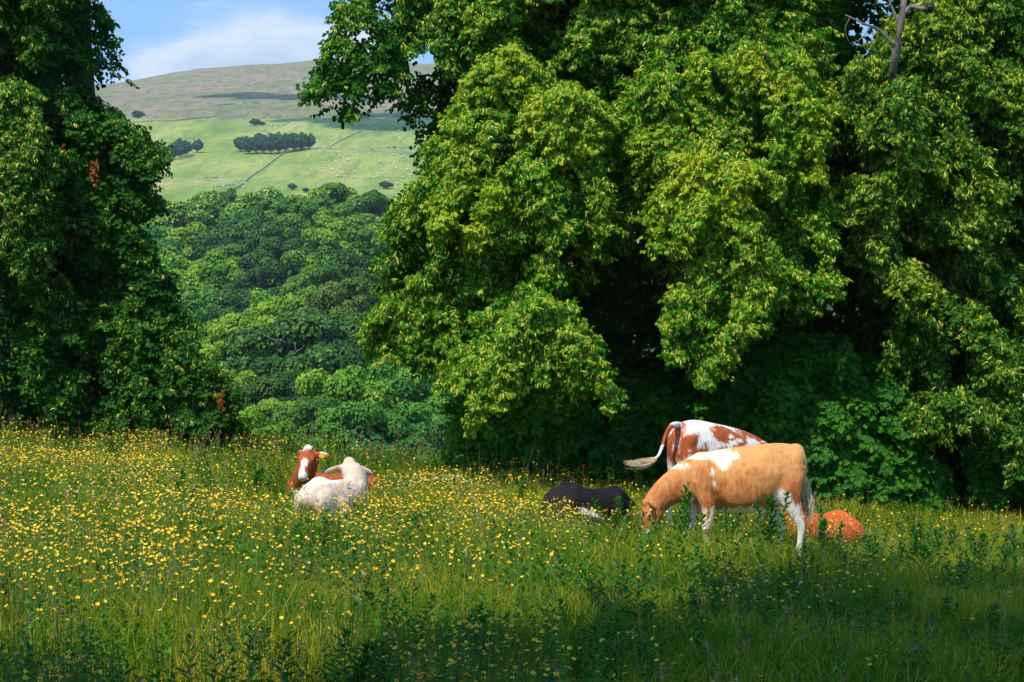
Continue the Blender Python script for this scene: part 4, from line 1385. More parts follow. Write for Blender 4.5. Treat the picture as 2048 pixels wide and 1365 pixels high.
def tuft(root, pts, r0, r1, n, w=.004, L=None):
    """hair of the tail switch: strands following a curve"""
    p = spline(np.asarray(pts, float), 14)
    mb = MB()
    T, Sd, U = frames(p)
    for k in range(n):
        a = rng.uniform(0, 2 * pi); q = rng.random() ** .5
        s0 = rng.integers(0, 3); s1 = rng.integers(9, 14)
        idx = np.arange(s0, s1)
        f = np.linspace(0, 1, len(idx))
        rad = (r0 + (r1 - r0) * np.sin(f * 2.2)) * q
        c = p[idx] + Sd[idx] * (cos(a) * rad)[:, None] + U[idx] * (sin(a) * rad)[:, None]
        c = c + np.cumsum(rng.normal(0, .0035, c.shape), 0)
        mb.add(*tube(c, np.linspace(w, w * .3, len(idx)), 4, caps=False), v=rng.random())
    return mb.build('tail_tuft', M['tail_hair'], root)


# 1 the orange calf, grazing side-on.  Local X towards the head, Y towards the camera, Z up
sc1 = 21.0 / F


def q1(px, py, y=0.0):
    return ((1500 - px) * sc1, y, (1112 - py) * sc1)


def standing(b, q, s=1.0, yfront=.15, yrear=.13, near_rear=None, neck=True):
    m = sc1
    # torso
    T_ = [(1612, 935, .06, 22), (1600, 934, .15, 46), (1580, 934, .205, 56), (1552, 936, .235, 60), (1520, 944, .265, 65), (1485, 951, .28, 68), (1450, 951, .275, 64), (1420, 951, .245, 57), (1395, 953, .20, 50), (1372, 960, .14, 38), (1358, 965, .08, 22)]
    b.loft([q(x, y) for x, y, w, h in T_], [(w * s, h * m * s) for x, y, w, h in T_], 34)
    # hip bones, rump, shoulder blades
    for sg in (1, -1):
        b.ball(q(1528, 914, .085 * sg * s), (.24 * s, .14 * s, .15 * s))
        b.ball(q(1588, 915, .12 * sg * s), (.09 * s, .07 * s, .12 * s))
        b.ball(q(1412, 945, .185 * sg * s), (.115 * s, .07 * s, .20 * s))
        b.ball(q(1480, 965, .20 * sg * s), (.26 * s, .10 * s, .22 * s))
    b.loft([q(1533, 897, -.17 * s), q(1533, 890, 0), q(1533, 897, .17 * s)], [(.045 * s, .035 * s), (.05 * s, .04 * s), (.045 * s, .035 * s)], 12, hint=(1, 0, 0))
    b.ball(q(1410, 903), (.13 * s, .06 * s, .05 * s))


calf_root = empty('calf', (2.51, 21.0, g1(2.51, 21.0) + .0), pi)
tag(calf_root, 'standing orange calf with white shoulder patch and white legs, grazing with head down', 'calf')
b = Beast()
standing(b, q1)
b.loft([q1(1412, 945), q1(1385, 950), q1(1355, 962), q1(1330, 978), q1(1308, 1000)], [(.17, .26), (.145, .235), (.115, .19), (.10, .155), (.095, .13)], 22)
hd = np.array([.10, .12, -1.0])
b.head(q1(1303, 997, .0), (.16, .10, -1.0), (1, .25, .15), .94, eardir=[(.25, -.8, .25), (.35, .9, .28)])
# fore legs
b.loft([q1(1408, 950, .15), q1(1412, 990, .155), q1(1415, 1020, .15), q1(1409, 1050, .14), q1(1412, 1075, .135), q1(1419, 1094, .135), q1(1423, 1106, .135)],
       [(.085, .15), (.075, .10), (.055, .066), (.045, .046), (.029, .030), (.034, .036), (.038, .044)], 26)
b.loft([q1(1400, 950, -.15), q1(1396, 990, -.155), q1(1389, 1020, -.15), q1(1378, 1050, -.14), q1(1375, 1075, -.135), q1(1372, 1094, -.135), q1(1370, 1108, -.135)],
       [(.085, .15), (.075, .10), (.055, .066), (.045, .046), (.029, .030), (.034, .036), (.038, .044)], 26)
# hind legs
b.loft([q1(1570, 925, .12), q1(1572, 965, .145), q1(1580, 1000, .145), q1(1590, 1025, .14), q1(1599, 1044, .135), q1(1597, 1070, .13), q1(1594, 1094, .13), q1(1597, 1107, .13)],
       [(.09, .22), (.085, .165), (.062, .098), (.048, .062), (.038, .048), (.030, .034), (.034, .038), (.038, .046)], 30)
b.loft([q1(1560, 925, -.12), q1(1556, 965, -.145), q1(1550, 1000, -.145), q1(1557, 1025, -.14), q1(1566, 1044, -.135), q1(1562, 1070, -.13), q1(1560, 1094, -.13), q1(1562, 1107, -.13)],
       [(.09, .22), (.085, .165), (.062, .098), (.048, .062), (.038, .048), (.030, .034), (.034, .038), (.038, .046)], 30)
b.loft([q1(1545, 1000, .08), q1(1556, 985, .13), q1(1566, 970, .15)], [(.03, .05), (.03, .06), (.03, .05)], 12)
# tail
b.loft([q1(1580, 886), q1(1598, 884), q1(1607, 900), q1(1609, 930), q1(1609, 965)], [(.03, .04), (.028, .03), (.022, .022), (.017, .017), (.014, .014)], 20)
wpat = blobs((q1(1440, 902, 0), (.16, .5, .075)), (q1(1385, 902, 0), (.20, .5, .035)), (q1(1350, 922, 0), (.12, .5, .03)), (q1(1443, 916, .2), (.07, .3, .06)),
             (q1(1421, 935, .2), (.022, .3, .04)), (q1(1424, 957, .2), (.02, .3, .03)),
             (q1(1488, 1046, 0), (.42, .6, .25)), (q1(1400, 1100, 0), (.3, .6, .24)), (q1(1424, 1040, 0), (.06, .5, .18)), (q1(1402, 1028, .14), (.05, .5, .12)), (q1(1412, 1085, .1), (.2, .3, .14)), (q1(1385, 1030, -.15), (.09, .1, .3)),
             (q1(1590, 1075, 0), (.28, .6, .42)), (q1(1560, 985, .1), (.09, .3, .09)), (q1(1578, 1015, .14), (.09, .1, .16)), (q1(1555, 1010, -.15), (.14, .1, .3)), (q1(1612, 955, 0), (.03, .05, .3)),
             (q1(1268, 1040, 0), (.08, .12, .24)), (q1(1283, 1066, 0), (.2, .3, .085)))
nose1 = blobs((q1(1283, 1084, 0), (.09, .1, .05)))
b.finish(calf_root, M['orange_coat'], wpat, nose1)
b.eyes(calf_root)
tuft(calf_root, [q1(1609, 945), q1(1612, 975), q1(1617, 1005), q1(1622, 1042)], .018, .055, 200)

# 2 the spotted heifer behind it, seen from the rear quarter, tail swung out
sc2 = sc1 * 1.10


def q2(px, py, y=0.0):
    x_, y_, z_ = q1(px, py, y)
    return (x_ * 1.18, y_ * 1.04, z_ * 1.06 + .03)


x2, y2 = (1425 - CX) / F * 23.2, 23.2
heif = empty('heifer', (x2, y2, g1(x2, y2) + .05), R(40))
heif.rotation_euler[1] = R(4.0)
tag(heif, 'white heifer with rust-red patches standing behind the orange calf, tail swung out', 'heifer')
b = Beast()
standing(b, q2, 1.13)
b.loft([q2(1412, 945), q2(1385, 955), q2(1355, 975), q2(1330, 1000), q2(1312, 1020)], [(.18, .28), (.155, .24), (.13, .19), (.115, .16), (.10, .13)], 22)
b.head(q2(1310, 1015), (.25, 0, -1.0), (1, 0, .25), .95)
FR = [(.085, .15), (.078, .105), (.062, .072), (.05, .052), (.033, .034), (.038, .04), (.042, .05)]
HR = [(.10, .24), (.095, .18), (.072, .11), (.055, .068), (.043, .052), (.033, .037), (.038, .042), (.042, .05)]
for sg, dx in ((1, 6), (-1, -14)):
    b.loft([q2(1408 + dx, 950, .15 * sg), q2(1412 + dx, 990, .155 * sg), q2(1413 + dx, 1020, .15 * sg), q2(1409 + dx, 1050, .14 * sg), q2(1411 + dx, 1075, .135 * sg), q2(1412 + dx, 1094, .135 * sg), q2(1410 + dx, 1108, .135 * sg)], FR, 26)
    b.loft([q2(1565 + dx, 925, .12 * sg), q2(1567 + dx, 965, .145 * sg), q2(1572 + dx, 1000, .15 * sg), q2(1581 + dx, 1025, .14 * sg), q2(1590 + dx, 1044, .135 * sg), q2(1588 + dx, 1070, .13 * sg), q2(1586 + dx, 1094, .13 * sg), q2(1589 + dx, 1108, .13 * sg)], HR, 30)
# tail in local axes: world offsets turned into the heifer's frame
ca, sa = cos(R(-40)), sin(R(-40))


def loc2(px, py, Y):
    p = at(px, py, Y) - np.array(heif.location)
    return (p[0] * ca - p[1] * sa, p[0] * sa + p[1] * ca, p[2])


Yt = 22.6
tp = [q2(1580, 888), q2(1602, 886), loc2(1332, 862, Yt), loc2(1321, 882, Yt), loc2(1315, 905, Yt - .05), loc2(1307, 926, Yt - .1), loc2(1290, 938, Yt - .1)]
b.loft(tp, [(.04, .04), (.04, .04), (.034, .034), (.027, .027), (.023, .023), (.020, .020), (.016, .016)], 34, hint=None)
red = blobs(((-.62, 0, 1.18), (.12, .5, .12)))


def w2(V):
    x, y, z = V.T
    patches = [  # (centre, radii) of rust patches on the near right flank, rump and back
        ((-.60, -.20, 1.02), (.20, .25, .17)), ((-.63, .0, 1.10), (.10, .12, .25)), ((-.70, .15, .95), (.08, .2, .35)), ((-.66, -.05, .62), (.07, .15, .22)),
        ((-.10, -.22, 1.22), (.22, .2, .12)), ((.10, -.2, 1.10), (.16, .22, .16)), ((-.16, -.3, 1.02), (.12, .2, .06)), ((.30, -.1, 1.24), (.22, .18, .06)), ((.02, .18, 1.12), (.2, .2, .2)), ((.55, 0, 1.0), (.25, .3, .3)),
        ((-.45, .26, 1.0), (.16, .15, .2)), ((.95, 0, .75), (.3, .3, .22)), ((-.74, .05, 1.16), (.09, .09, .16))]
    r = blobs(*patches)(V)
    holes = blobs(((-.50, -.28, 1.12), (.05, .2, .09)), ((-.56, -.3, .93), (.10, .2, .03)), ((-.72, -.2, 1.0), (.03, .2, .16)), ((.12, -.3, 1.16), (.05, .2, .025)), ((.22, -.3, 1.10), (.03, .2, .04)), ((-.1, -.3, 1.08), (.03, .2, .03)), ((.0, -.3, 1.13), (.07, .2, .03)), ((-.02, -.3, 1.20), (.04, .2, .03)), ((.16, -.35, 1.02), (.03, .2, .06)), ((-.62, -.3, 1.0), (.02, .1, .02)))(V)
    r = np.minimum(r, -holes)
    tail = loc2(1322, 880, Yt)
    r = np.maximum(r, .14 - np.linalg.norm(V - np.array(tail), axis=1))      # the root of the tail is red, the rest white
    return -r


b.finish(heif, M['red_coat'], w2, blobs(((.8, 0, .1), (.1, .1, .1))))
b.eyes(heif)
tuft(heif, [loc2(1304, 931, Yt - .1), loc2(1287, 940, Yt - .1), loc2(1264, 944, Yt - .12), loc2(1234, 941, Yt - .12)], .014, .05, 150, w=.0028)


# lying cattle.  Local X towards the head, resting on Z=0
def lying(b, s=1.0, tilt=0.0, leg_side=-1):
    T_ = [(-.86, .22, .08, .10), (-.80, .26, .17, .20), (-.66, .31, .25, .28), (-.45, .34, .29, .32), (-.15, .31, .34, .31), (.15, .31, .335, .31), (.38, .34, .28, .31), (.56, .38, .21, .27), (.70, .40, .14, .19), (.78, .42, .08, .1)]
    b.loft([(x * s, tilt * (.34 - z), z * s) for x, z, w, h in T_], [(w * s, h * s) for x, z, w, h in T_], 34)
    b.loft([(-.45 * s, -.19 * s, .55 * s), (-.44 * s, 0, .60 * s), (-.45 * s, .19 * s, .55 * s)], [(.055 * s, .05 * s), (.06 * s, .05 * s), (.055 * s, .05 * s)], 14, hint=(1, 0, 0))
    b.loft([(-.84 * s, 0, .42 * s), (-.6 * s, 0, .60 * s), (-.42 * s, 0, .655 * s), (-.1 * s, 0, .60 * s), (.3 * s, 0, .62 * s), (.5 * s, 0, .66 * s), (.64 * s, 0, .58 * s)], [(.05 * s, .05 * s), (.06 * s, .06 * s), (.07 * s, .05 * s), (.05 * s, .035 * s), (.05 * s, .04 * s), (.06 * s, .045 * s), (.05 * s, .04 * s)], 26)
    for sg in (1, -1):
        b.ball((-.46 * s, .10 * sg * s, .50 * s), (.22 * s, .15 * s, .10 * s))         # hook bones
        b.ball((-.74 * s, .10 * sg * s, .39 * s), (.10 * s, .08 * s, .10 * s))           # pin bones
        b.ball((-.50 * s, .22 * sg * s, .27 * s), (.28 * s, .13 * s, .26 * s))
        b.ball((.42 * s, .2 * sg * s, .40 * s), (.13 * s, .08 * s, .22 * s))             # shoulder
        b.ball((-.27 * s, .28 * sg * s, .20 * s), (.28 * s, .11 * s, .19 * s))           # stifle
        b.loft([(-.15 * s, .38 * sg * s, .16 * s), (-.38 * s, .42 * sg * s, .10 * s), (-.58 * s, .40 * sg * s, .06 * s), (-.35 * s, .46 * sg * s, .05 * s), (-.2 * s, .48 * sg * s, .04 * s)], [(.06 * s, .08 * s), (.05 * s, .06 * s), (.045 * s, .045 * s), (.035 * s, .035 * s), (.04 * s, .04 * s)], 18)
        b.loft([(.42 * s, .22 * sg * s, .25 * s), (.60 * s, .21 * sg * s, .14 * s), (.78 * s, .19 * sg * s, .12 * s), (.66 * s, .18 * sg * s, .05 * s), (.48 * s, .18 * sg * s, .05 * s)], [(.08 * s, .09 * s), (.06 * s, .06 * s), (.05 * s, .05 * s), (.035 * s, .035 * s), (.035 * s, .035 * s)], 18)


def finish_lying(b, o, mat, white, nose=None):
    return b.finish(o, mat, white, nose, it=20)


def place(px, Y, rz, name, label, cat, dz=0.0):
    x = (px - CX) / F * Y
    o = empty(name, (x, Y, g1(x, Y) + dz), rz)
    tag(o, label, cat)
    return o, (lambda v: (v[0] * cos(-rz) - v[1] * sin(-rz), v[0] * sin(-rz) + v[1] * cos(-rz), v[2]))


def wdir(loc_fn, v):
    return np.array(loc_fn(v))


def from_px(o, lf, px, py, Y):
    return np.array(lf(at(px, py, Y) - np.array(o.location)))


# 3 cream cow lying with its back to us, head turned away
o, lf = place(672, 22.4, R(58), 'cow', 'cream-white cow lying with its back to the camera, yellow tags in both ears', 'cow', .04)
b = Beast()
s = .70
lying(b, s)
pollp = from_px(o, lf, 698, 932, 22.9)
sh = np.array([.52 * s, 0, .46 * s])
midp = (sh + pollp) / 2 + np.array([.05, 0, .02])
b.loft([np.array([.35 * s, 0, .42 * s]), sh, midp, pollp + np.array(lf((-.02, .02, -.06)))], [(.22 * s, .26 * s), (.20 * s, .24 * s), (.135, .17), (.10, .115)], 20, hint=lf((1, -.3, 0)))
b.head(pollp, lf((.06, .95, -.25)), lf((0, .25, 1)), 1.0, eardir=[lf((.95, -.15, -.45)), lf((-.95, -.15, -.35))])
r_ = finish_lying(b, o, M['cream_coat'], blobs(((-.30, 0, .46), (.35, .14, .07))))
b.eyes(o)
b.tag_ear(o, 0, lf((0, -1, 0)), 1.0); b.tag_ear(o, 1, lf((0, -1, 0)), 1.0)

# 4 red and white cow lying behind it, face to us
o, lf = place(664, 24.2, R(200), 'cow', 'red cow with white blaze and pale poll lying behind the cream cow', 'cow', .03)
b = Beast()
s = .72
lying(b, s)
pollp = from_px(o, lf, 618, 902, 23.5)
sh = np.array([.52 * s, 0, .46 * s])
b.loft([np.array([.35 * s, 0, .42 * s]), sh, (sh + pollp) / 2 + np.array([.0, .0, -.05]), pollp + np.array(lf((.02, .10, -.10)))], [(.22 * s, .26 * s), (.20 * s, .23 * s), (.125, .16), (.10, .12)], 20, hint=lf((1, .1, 0)))
b.head(pollp, lf((-.16, -.62, -.80)), lf((0, -.6, .8)), .92, eardir=[lf((-.35, .9, -.1)), lf((.98, -.2, -.14))])
pp = pollp; hdv = nrm(np.array(lf((-.16, -.62, -.80)))); 
r_ = finish_lying(b, o, M['red_coat'], blobs((pp + np.array(lf((0, .02, .06))), (.13, .13, .075)), (pp + hdv * .20 + np.array(lf((.01, -.08, .02))), (.035, .08, .07)), (pp + hdv * .30 + np.array(lf((-.03, -.06, .0))), (.07, .08, .07)), (pp + hdv * .40, (.12, .12, .09)),
                                     (pp + np.array(lf((.17, -.01, -.02))), (.05, .07, .06)), (np.array([.45, .2, .15]), (.15, .2, .15))), blobs((pp + hdv * .45, (.06, .06, .05))))
b.eyes(o)
b.tag_ear(o, 1 if np.dot(b.ear1[1], np.array(lf((1, 0, 0)))) > 0 else 0, lf((0, -1, 0)), 1.0)

# 5 black cow lying left of the calf
o, lf = place(1176, 22.6, R(40), 'cow', 'black cow with a white flank streak, lying left of the grazing calf', 'cow', .10)
b = Beast()
s = .75
o.rotation_euler[1] = R(5)
lying(b, s)
b.ball((-.40 * s, 0, .60 * s), (.13 * s, .17 * s, .10 * s))
pollp = from_px(o, lf, 1224, 990, 23.1) + np.array([0, 0, .03])
sh = np.array([.52 * s, 0, .44 * s])
b.loft([np.array([.35 * s, 0, .40 * s]), sh, (sh + pollp) / 2 + np.array([.05, 0, -.02]), pollp], [(.22 * s, .25 * s), (.20 * s, .22 * s), (.14, .16), (.11, .12)], 20, hint=lf((1, -.3, 0)))
b.head(pollp, lf((.45, .75, -.6)), lf((0, .4, 1)), .92, eardir=[lf((.9, -.2, -.4)), lf((-.9, .2, -.3))])
pw = from_px(o, lf, 1188, 1030, 22.3)
r_ = finish_lying(b, o, M['black_coat'], blobs(*[(from_px(o, lf, 1163 + 6 * k_, 1028 + k_ * 1.0, 21.9 + .09 * y_), (.05, .05, .036 - .002 * k_)) for k_ in range(7) for y_ in range(10)]))
b.eyes(o)

# 6 rust-red cow lying behind the calf's hind legs
o, lf = place(1636, 22.8, R(128), 'cow', 'plain rust-red cow lying behind the hind legs of the orange calf', 'cow', .02)
b = Beast()
s = .73
lying(b, s)
pollp = from_px(o, lf, 1588, 1012, 23.7)
sh = np.array([.52 * s, 0, .44 * s])
b.loft([np.array([.35 * s, 0, .40 * s]), sh, (sh + pollp) / 2 + np.array([.03, 0, -.02]), pollp], [(.22 * s, .25 * s), (.19 * s, .22 * s), (.14, .16), (.11, .12)], 20, hint=lf((0, 1, 0)))
b.head(pollp, lf((-.6, .5, -.5)), lf((0, .1, 1)), .9)
r_ = finish_lying(b, o, M['rust_coat'], None)
b.eyes(o)
# ------------------------------------------------------------------ the meadow's plants
CLEAR = [(2.4, 19.7, 1.5, 1.9, .26), (1.5, 19.9, .8, 1.6, .22), (2.95, 19.4, .8, 1.9, .24), (-1.95, 21.0, 1.0, 1.1, .42), (.85, 21.6, .9, 1.1, .34), (3.6, 21.8, .9, .9, .55), (-2.5, 23.0, .7, .7, .5), (-1.0, 20.0, 1.6, 1.4, .75), (0.4, 19.0, 1.8, 1.2, .7)]


def height_factor(x, y):
    """the sward is grazed short round the cattle"""
    f = np.ones_like(np.asarray(x, float))
    for cx_, cy_, rx, ry, v in CLEAR:
        d = np.sqrt(((x - cx_) / rx) ** 2 + ((y - cy_) / ry) ** 2)
        f = np.minimum(f, v + (1 - v) * ease((d - .8) / .6))
    return f * (.55 + .6 * vnoise(x, y, 1.6, 3) + .4 * vnoise(x, y, .45, 13))


def half(y):
    return .262 * y + 2.6


def scatter(n, y0, y1, wpow=1.0, margin=0.0):
    y = y0 + (y1 - y0) * rng.random(n * 2)
    acc = rng.random(n * 2) < (half(y) / half(y1))
    y = y[acc][:n]
    x = rng.uniform(-1, 1, len(y)) * (half(y) + margin)
    return x, y


def blades(n, y0, y1, h0, h1, w, vmean, lean=.62, name=None):
    x, y = scatter(n, y0, y1)
    n = len(x)
    z = ground(x, y) - .02
    hf = height_factor(x, y)
    h = rng.uniform(h0, h1, n) * hf
    a = rng.uniform(0, 2 * pi, n)
    wd = w * rng.uniform(.6, 1.3, n)
    yaw = rng.normal(0, .9, n)                       # blade faces roughly across the view and every other way
    sd = np.stack([np.cos(yaw), np.sin(yaw), 0 * yaw], 1)
    ln = np.stack([np.cos(a), np.sin(a), 0 * a], 1) * (np.abs(rng.normal(0, lean, n)) * h)[:, None]
    P = np.stack([x, y, z], 1)
    up = np.array([0, 0, 1.0])
    p1 = P + up * (h * .4)[:, None] + ln * .2
    p2 = P + up * (h * .78)[:, None] + ln * .6
    p3 = P + up * (h * (.96 - .22 * np.abs(rng.normal(0, 1, n)).clip(0, 2)))[:, None] + ln * 1.25
    V = np.stack([P - sd * wd[:, None] * .5, P + sd * wd[:, None] * .5, p1 - sd * wd[:, None] * .5, p1 + sd * wd[:, None] * .5,
                  p2 - sd * wd[:, None] * .36, p2 + sd * wd[:, None] * .36, p3], 1)
    v = vmean + .03 + .48 * (1 - np.minimum(1, np.maximum(height_factor(x, y), .3))) + .50 * (vnoise(x, y, 1.1, 6) - .5) + .34 * (vnoise(x, y, .35, 9) - .5) + rng.normal(0, .13, n)  # short sward paler, with the sunny glow near the cattle put into colour
    v = np.where(rng.random(n) < .05, rng.uniform(.85, 1, n), np.clip(v, 0, .86))
    return V.reshape(-1, 3), np.repeat(v, 7), n


Vs, vs, cnt = [], [], 0
for args in ((42000, 5.8, 9.6, .10, .22, .0045, .45), (112000, 9.4, 15.5, .12, .38, .0055, .43), (114000, 15.5, 21, .12, .48, .0065, .50), (88000, 21, 27, .13, .48, .008, .52), (75000, 27, 34.5, .16, .46, .010, .46),
             (48000, 8.8, 21, .05, .18, .010, .5), (30000, 21, 34, .06, .2, .013, .55)):
    V, v, n = blades(*args)
    Vs.append(V); vs.append(v); cnt += n
V = np.concatenate(Vs); v = np.concatenate(vs)
i = np.arange(cnt)[:, None] * 7
Q = np.concatenate([i + np.array([[0, 1, 3, 2]]), i + np.array([[2, 3, 5, 4]])])
Tt = i + np.array([[4, 5, 6]])
o = link('grass', make_mesh('grass', V, [Q, Tt], M['grass'], {'v': v}))
tag(o, 'dense green and straw-tinted meadow grass covering the whole field', 'grass', kind='stuff')

# flowering grass stalks with brownish seed heads, most along the far edge of the meadow
mbx = []


def seed_stalks(n, y0, y1, h0, h1):
    x, y = scatter(n, y0, y1)
    n = len(x)
    hf = np.maximum(height_factor(x, y), .5)
    h = rng.uniform(h0, h1, n) * hf
    P = np.stack([x, y, ground(x, y)], 1)
    a = rng.uniform(0, 2 * pi, n)
    ln = np.stack([np.cos(a), np.sin(a), 0 * a], 1) * (h * rng.uniform(.05, .3, n))[:, None]
    top = P + ln + np.array([0, 0, 1.0]) * h[:, None]
    mid = P + ln * .35 + np.array([0, 0, .55]) * h[:, None]
    sd = np.stack([np.ones(n), rng.normal(0, .4, n), 0 * a], 1) * .0014
    V = np.stack([P - sd, P + sd, mid - sd, mid + sd, top - sd * .6, top + sd * .6], 1).reshape(-1, 3)
    i = np.arange(n)[:, None] * 6
    Q = np.concatenate([i + np.array([[0, 1, 3, 2]]), i + np.array([[2, 3, 5, 4]])])
    tint = rng.random(n)
    out = [(V, Q, np.repeat(tint * .5 + .4, 6))]
    for k in range(9):
        f = k / 9
        s_ = .018 + .02 * (1 - abs(f - .4))
        c = top * (1 - f * .22) + mid * (f * .22)
        d = nrm(rng.normal(0, 1, (n, 3)) * [1, 1, .4] + [0, 0, .9] + ln * 1.5)
        V, Qq = strip_geo(c, d, nrm(rng.normal(0, 1, (n, 3))), np.full(n, s_) * rng.uniform(.7, 1.3, n), .0026)
        out.append((V, Qq, np.repeat(np.clip(tint + rng.normal(0, .1, n), 0, 1), 6)))
    return out


parts = seed_stalks(900, 28, 33.5, .45, .75) + seed_stalks(500, 20, 28, .38, .6) + seed_stalks(420, 12, 20, .35, .6) + seed_stalks(160, 8, 12, .3, .42)
off = 0; Vs, Qs, vs = [], [], []
for V, Q, v in parts:
    Vs.append(V); Qs.append(Q + off); vs.append(v); off += len(V)
o = link('seeding_grass', make_mesh('seeding_grass', np.concatenate(Vs), [np.concatenate(Qs)], M['seed'], {'v': np.concatenate(vs)}))
tag(o, 'thin brownish seeding grass stalks, thickest along the far edge of the meadow', 'grass', kind='stuff')


# leafy weeds standing through the grass: docks, young thistles, sorrel
def weed_mass(n, y0, y1, h0, h1):
    x, y = scatter(n, y0, y1)
    k = (vnoise(x, y, 1.4, 41) * .5 + vnoise(x, y, .5, 44) * .5) > rng.uniform(.38, .62, len(x))
    x, y = x[k], y[k]
    n = len(x)
    h = rng.uniform(h0, h1, n) * np.minimum(1, height_factor(x, y) * 1.1)
    P0 = np.stack([x, y, ground(x, y)], 1)
    ln = np.stack([rng.normal(0, .14, n), rng.normal(0, .14, n), np.ones(n)], 1) * h[:, None]
    tone = np.clip(rng.normal(.35, .22, n), 0, 1)
    out = []
    sd = np.array([.0016, 0, 0])
    V = np.stack([P0 - sd, P0 + sd, P0 + ln + sd * .5, P0 + ln - sd * .5], 1).reshape(-1, 3)
    out.append((V, np.arange(n)[:, None] * 4 + np.arange(4)[None], np.repeat(tone, 4)))
    for q in range(13):
        f = (q + .6) / 13
        a = q * 2.4 + rng.uniform(0, 6.28, n) * .15 + tone * 9
        d = nrm(np.stack([np.cos(a), np.sin(a), np.full(n, .25 + .7 * f)], 1))
        sz = h * (.26 - .15 * f) * rng.uniform(.7, 1.25, n)
        V, Q = leaf_geo(P0 + ln * f, d, nrm(np.stack([-np.cos(a) * .5, -np.sin(a) * .5, np.ones(n)], 1)), sz, .20, .05)
        out.append((V, Q, np.repeat(np.clip(tone + rng.normal(0, .1, n), 0, 1), 6)))
    return out


off = 0; Vs, Qs, vs = [], [], []
for V, Q, v in weed_mass(2600, 7.5, 13, .18, .40) + weed_mass(5200, 13, 20, .22, .52) + weed_mass(5200, 20, 33, .24, .52):
    Vs.append(V); Qs.append(Q + off); vs.append(v); off += len(V)
o = link('meadow_herbs', make_mesh('meadow_herbs', np.concatenate(Vs), [np.concatenate(Qs)], M['thistle_leaf'], {'v': np.concatenate(vs)}))
tag(o, 'leafy green herbs and young weeds growing all through the meadow grass', 'meadow herbs', kind='stuff')


def zone(px, Y):
    a = ('at far left' if px < 300 else 'left of the cream cow' if px < 590 else 'straight below the cream cow' if px < 780 else 'between the cream and black cows' if px < 1090 else
         'below the black cow' if px < 1240 else 'below the head of the orange calf' if px < 1430 else 'below the hind legs of the orange calf' if px < 1640 else 'right of the rust-red cow' if px < 1850 else 'by the right edge')
    b = 'bottom edge' if Y < 10 else 'low' if Y < 12.5 else 'mid-slope' if Y < 17 else 'high up' if Y < 24 else 'far edge'
    return a + ', ' + b


# buttercups
def shade_side(x, y):
    """1 where few flowers grow: the dank near right corner"""
    lim = 8.6 + np.clip(x + .4, -5, 7) * 1.8
    return ease((lim - y + 1.0) / 2.4)


def bc_density(x, y):
    d = np.clip((vnoise(x, y, 1.1, 12) * .5 + vnoise(x, y, .36, 15) * .5 - .50) * 5.0, .03, 1) * (1.5 - .03 * (y - 10)) * (.12 + 1.55 * ease((vnoise(x, y, 2.6, 31) - .33) / .35))
    d = d * (1 - .93 * shade_side(x, y))
    left = ease((1.0 - x / np.maximum(y, 1) * 6) / 2)
    d = d * (.35 + .85 * left)
    d = np.where(height_factor(x, y) < .55, d * .35, d)
    return d


x, y = scatter(140000, 7.6, 32.5)
k = rng.random(len(x)) < bc_density(x, y)
x, y = x[k], y[k]
inview = np.abs(x) < .256 * y
rest_extra = ~inview
dist_ = y + np.where(inview, 0, 1000) + rng.uniform(0, 3.5, len(y))
order = np.argsort(dist_)
print('buttercups', len(x), 'in view', inview.sum())
near_i, far_i = order[:300], order[300:]


def petals(P, N, r, n5=5):
    """shallow five-petalled cups at P facing N"""
    n = len(P)
    a0 = rng.uniform(0, 2 * pi, n)
    t1 = nrm(np.cross(N, nrm(rng.normal(0, 1, (n, 3))))); t2 = np.cross(N, t1)
    Vs = []
    for k in range(n5):
        a = a0 + k * 2 * pi / n5
        d = t1 * np.cos(a)[:, None] + t2 * np.sin(a)[:, None]
        sd = -t1 * np.sin(a)[:, None] + t2 * np.cos(a)[:, None]
        rr = r[:, None]
        Vs.append(np.stack([P, P + d * rr * .75 + sd * rr * .58 + N * rr * .38, P + d * rr * 1.05 + N * rr * .5, P + d * rr * .75 - sd * rr * .58 + N * rr * .38], 1))
    V = np.stack(Vs, 1).reshape(-1, 3)
    Q = np.arange(n * n5)[:, None] * 4 + np.arange(4)[None]
    return V, Q


def facing(n):
    return nrm(np.stack([rng.normal(0, .45, n), rng.normal(-.35, .45, n), np.ones(n)], 1))


n = len(far_i)
fx, fy = x[far_i], y[far_i]
hh = rng.uniform(.28, .56, n) * (.6 + .45 * np.clip(height_factor(fx, fy), 0, 1.2))
P = np.stack([fx, fy, ground(fx, fy) + hh], 1)
V, Q = petals(P, facing(n), rng.uniform(.0058, .0125, n) * (1 + (fy - 10) * .010))
base = P - np.stack([rng.normal(0, .03, n), rng.normal(0, .03, n), hh], 1)
sd = np.array([.0013, 0, 0])
V2 = np.stack([base - sd, base + sd, P + sd, P - sd], 1).reshape(-1, 3)
Q2 = np.arange(n)[:, None] * 4 + np.arange(4)[None]
me = make_mesh('buttercups', np.concatenate([V, V2]), [np.concatenate([Q, Q2 + len(V)])], [M['petal'], M['stem']],
               {'v': np.concatenate([np.repeat(rng.random(n), 20), np.repeat(rng.random(n), 4)])}, mat_index=np.concatenate([np.zeros(len(Q)), np.ones(len(Q2))]))
o = link('buttercups', me)
tag(o, 'drifts of small yellow buttercups spread through the middle and far meadow', 'flowers', kind='stuff')

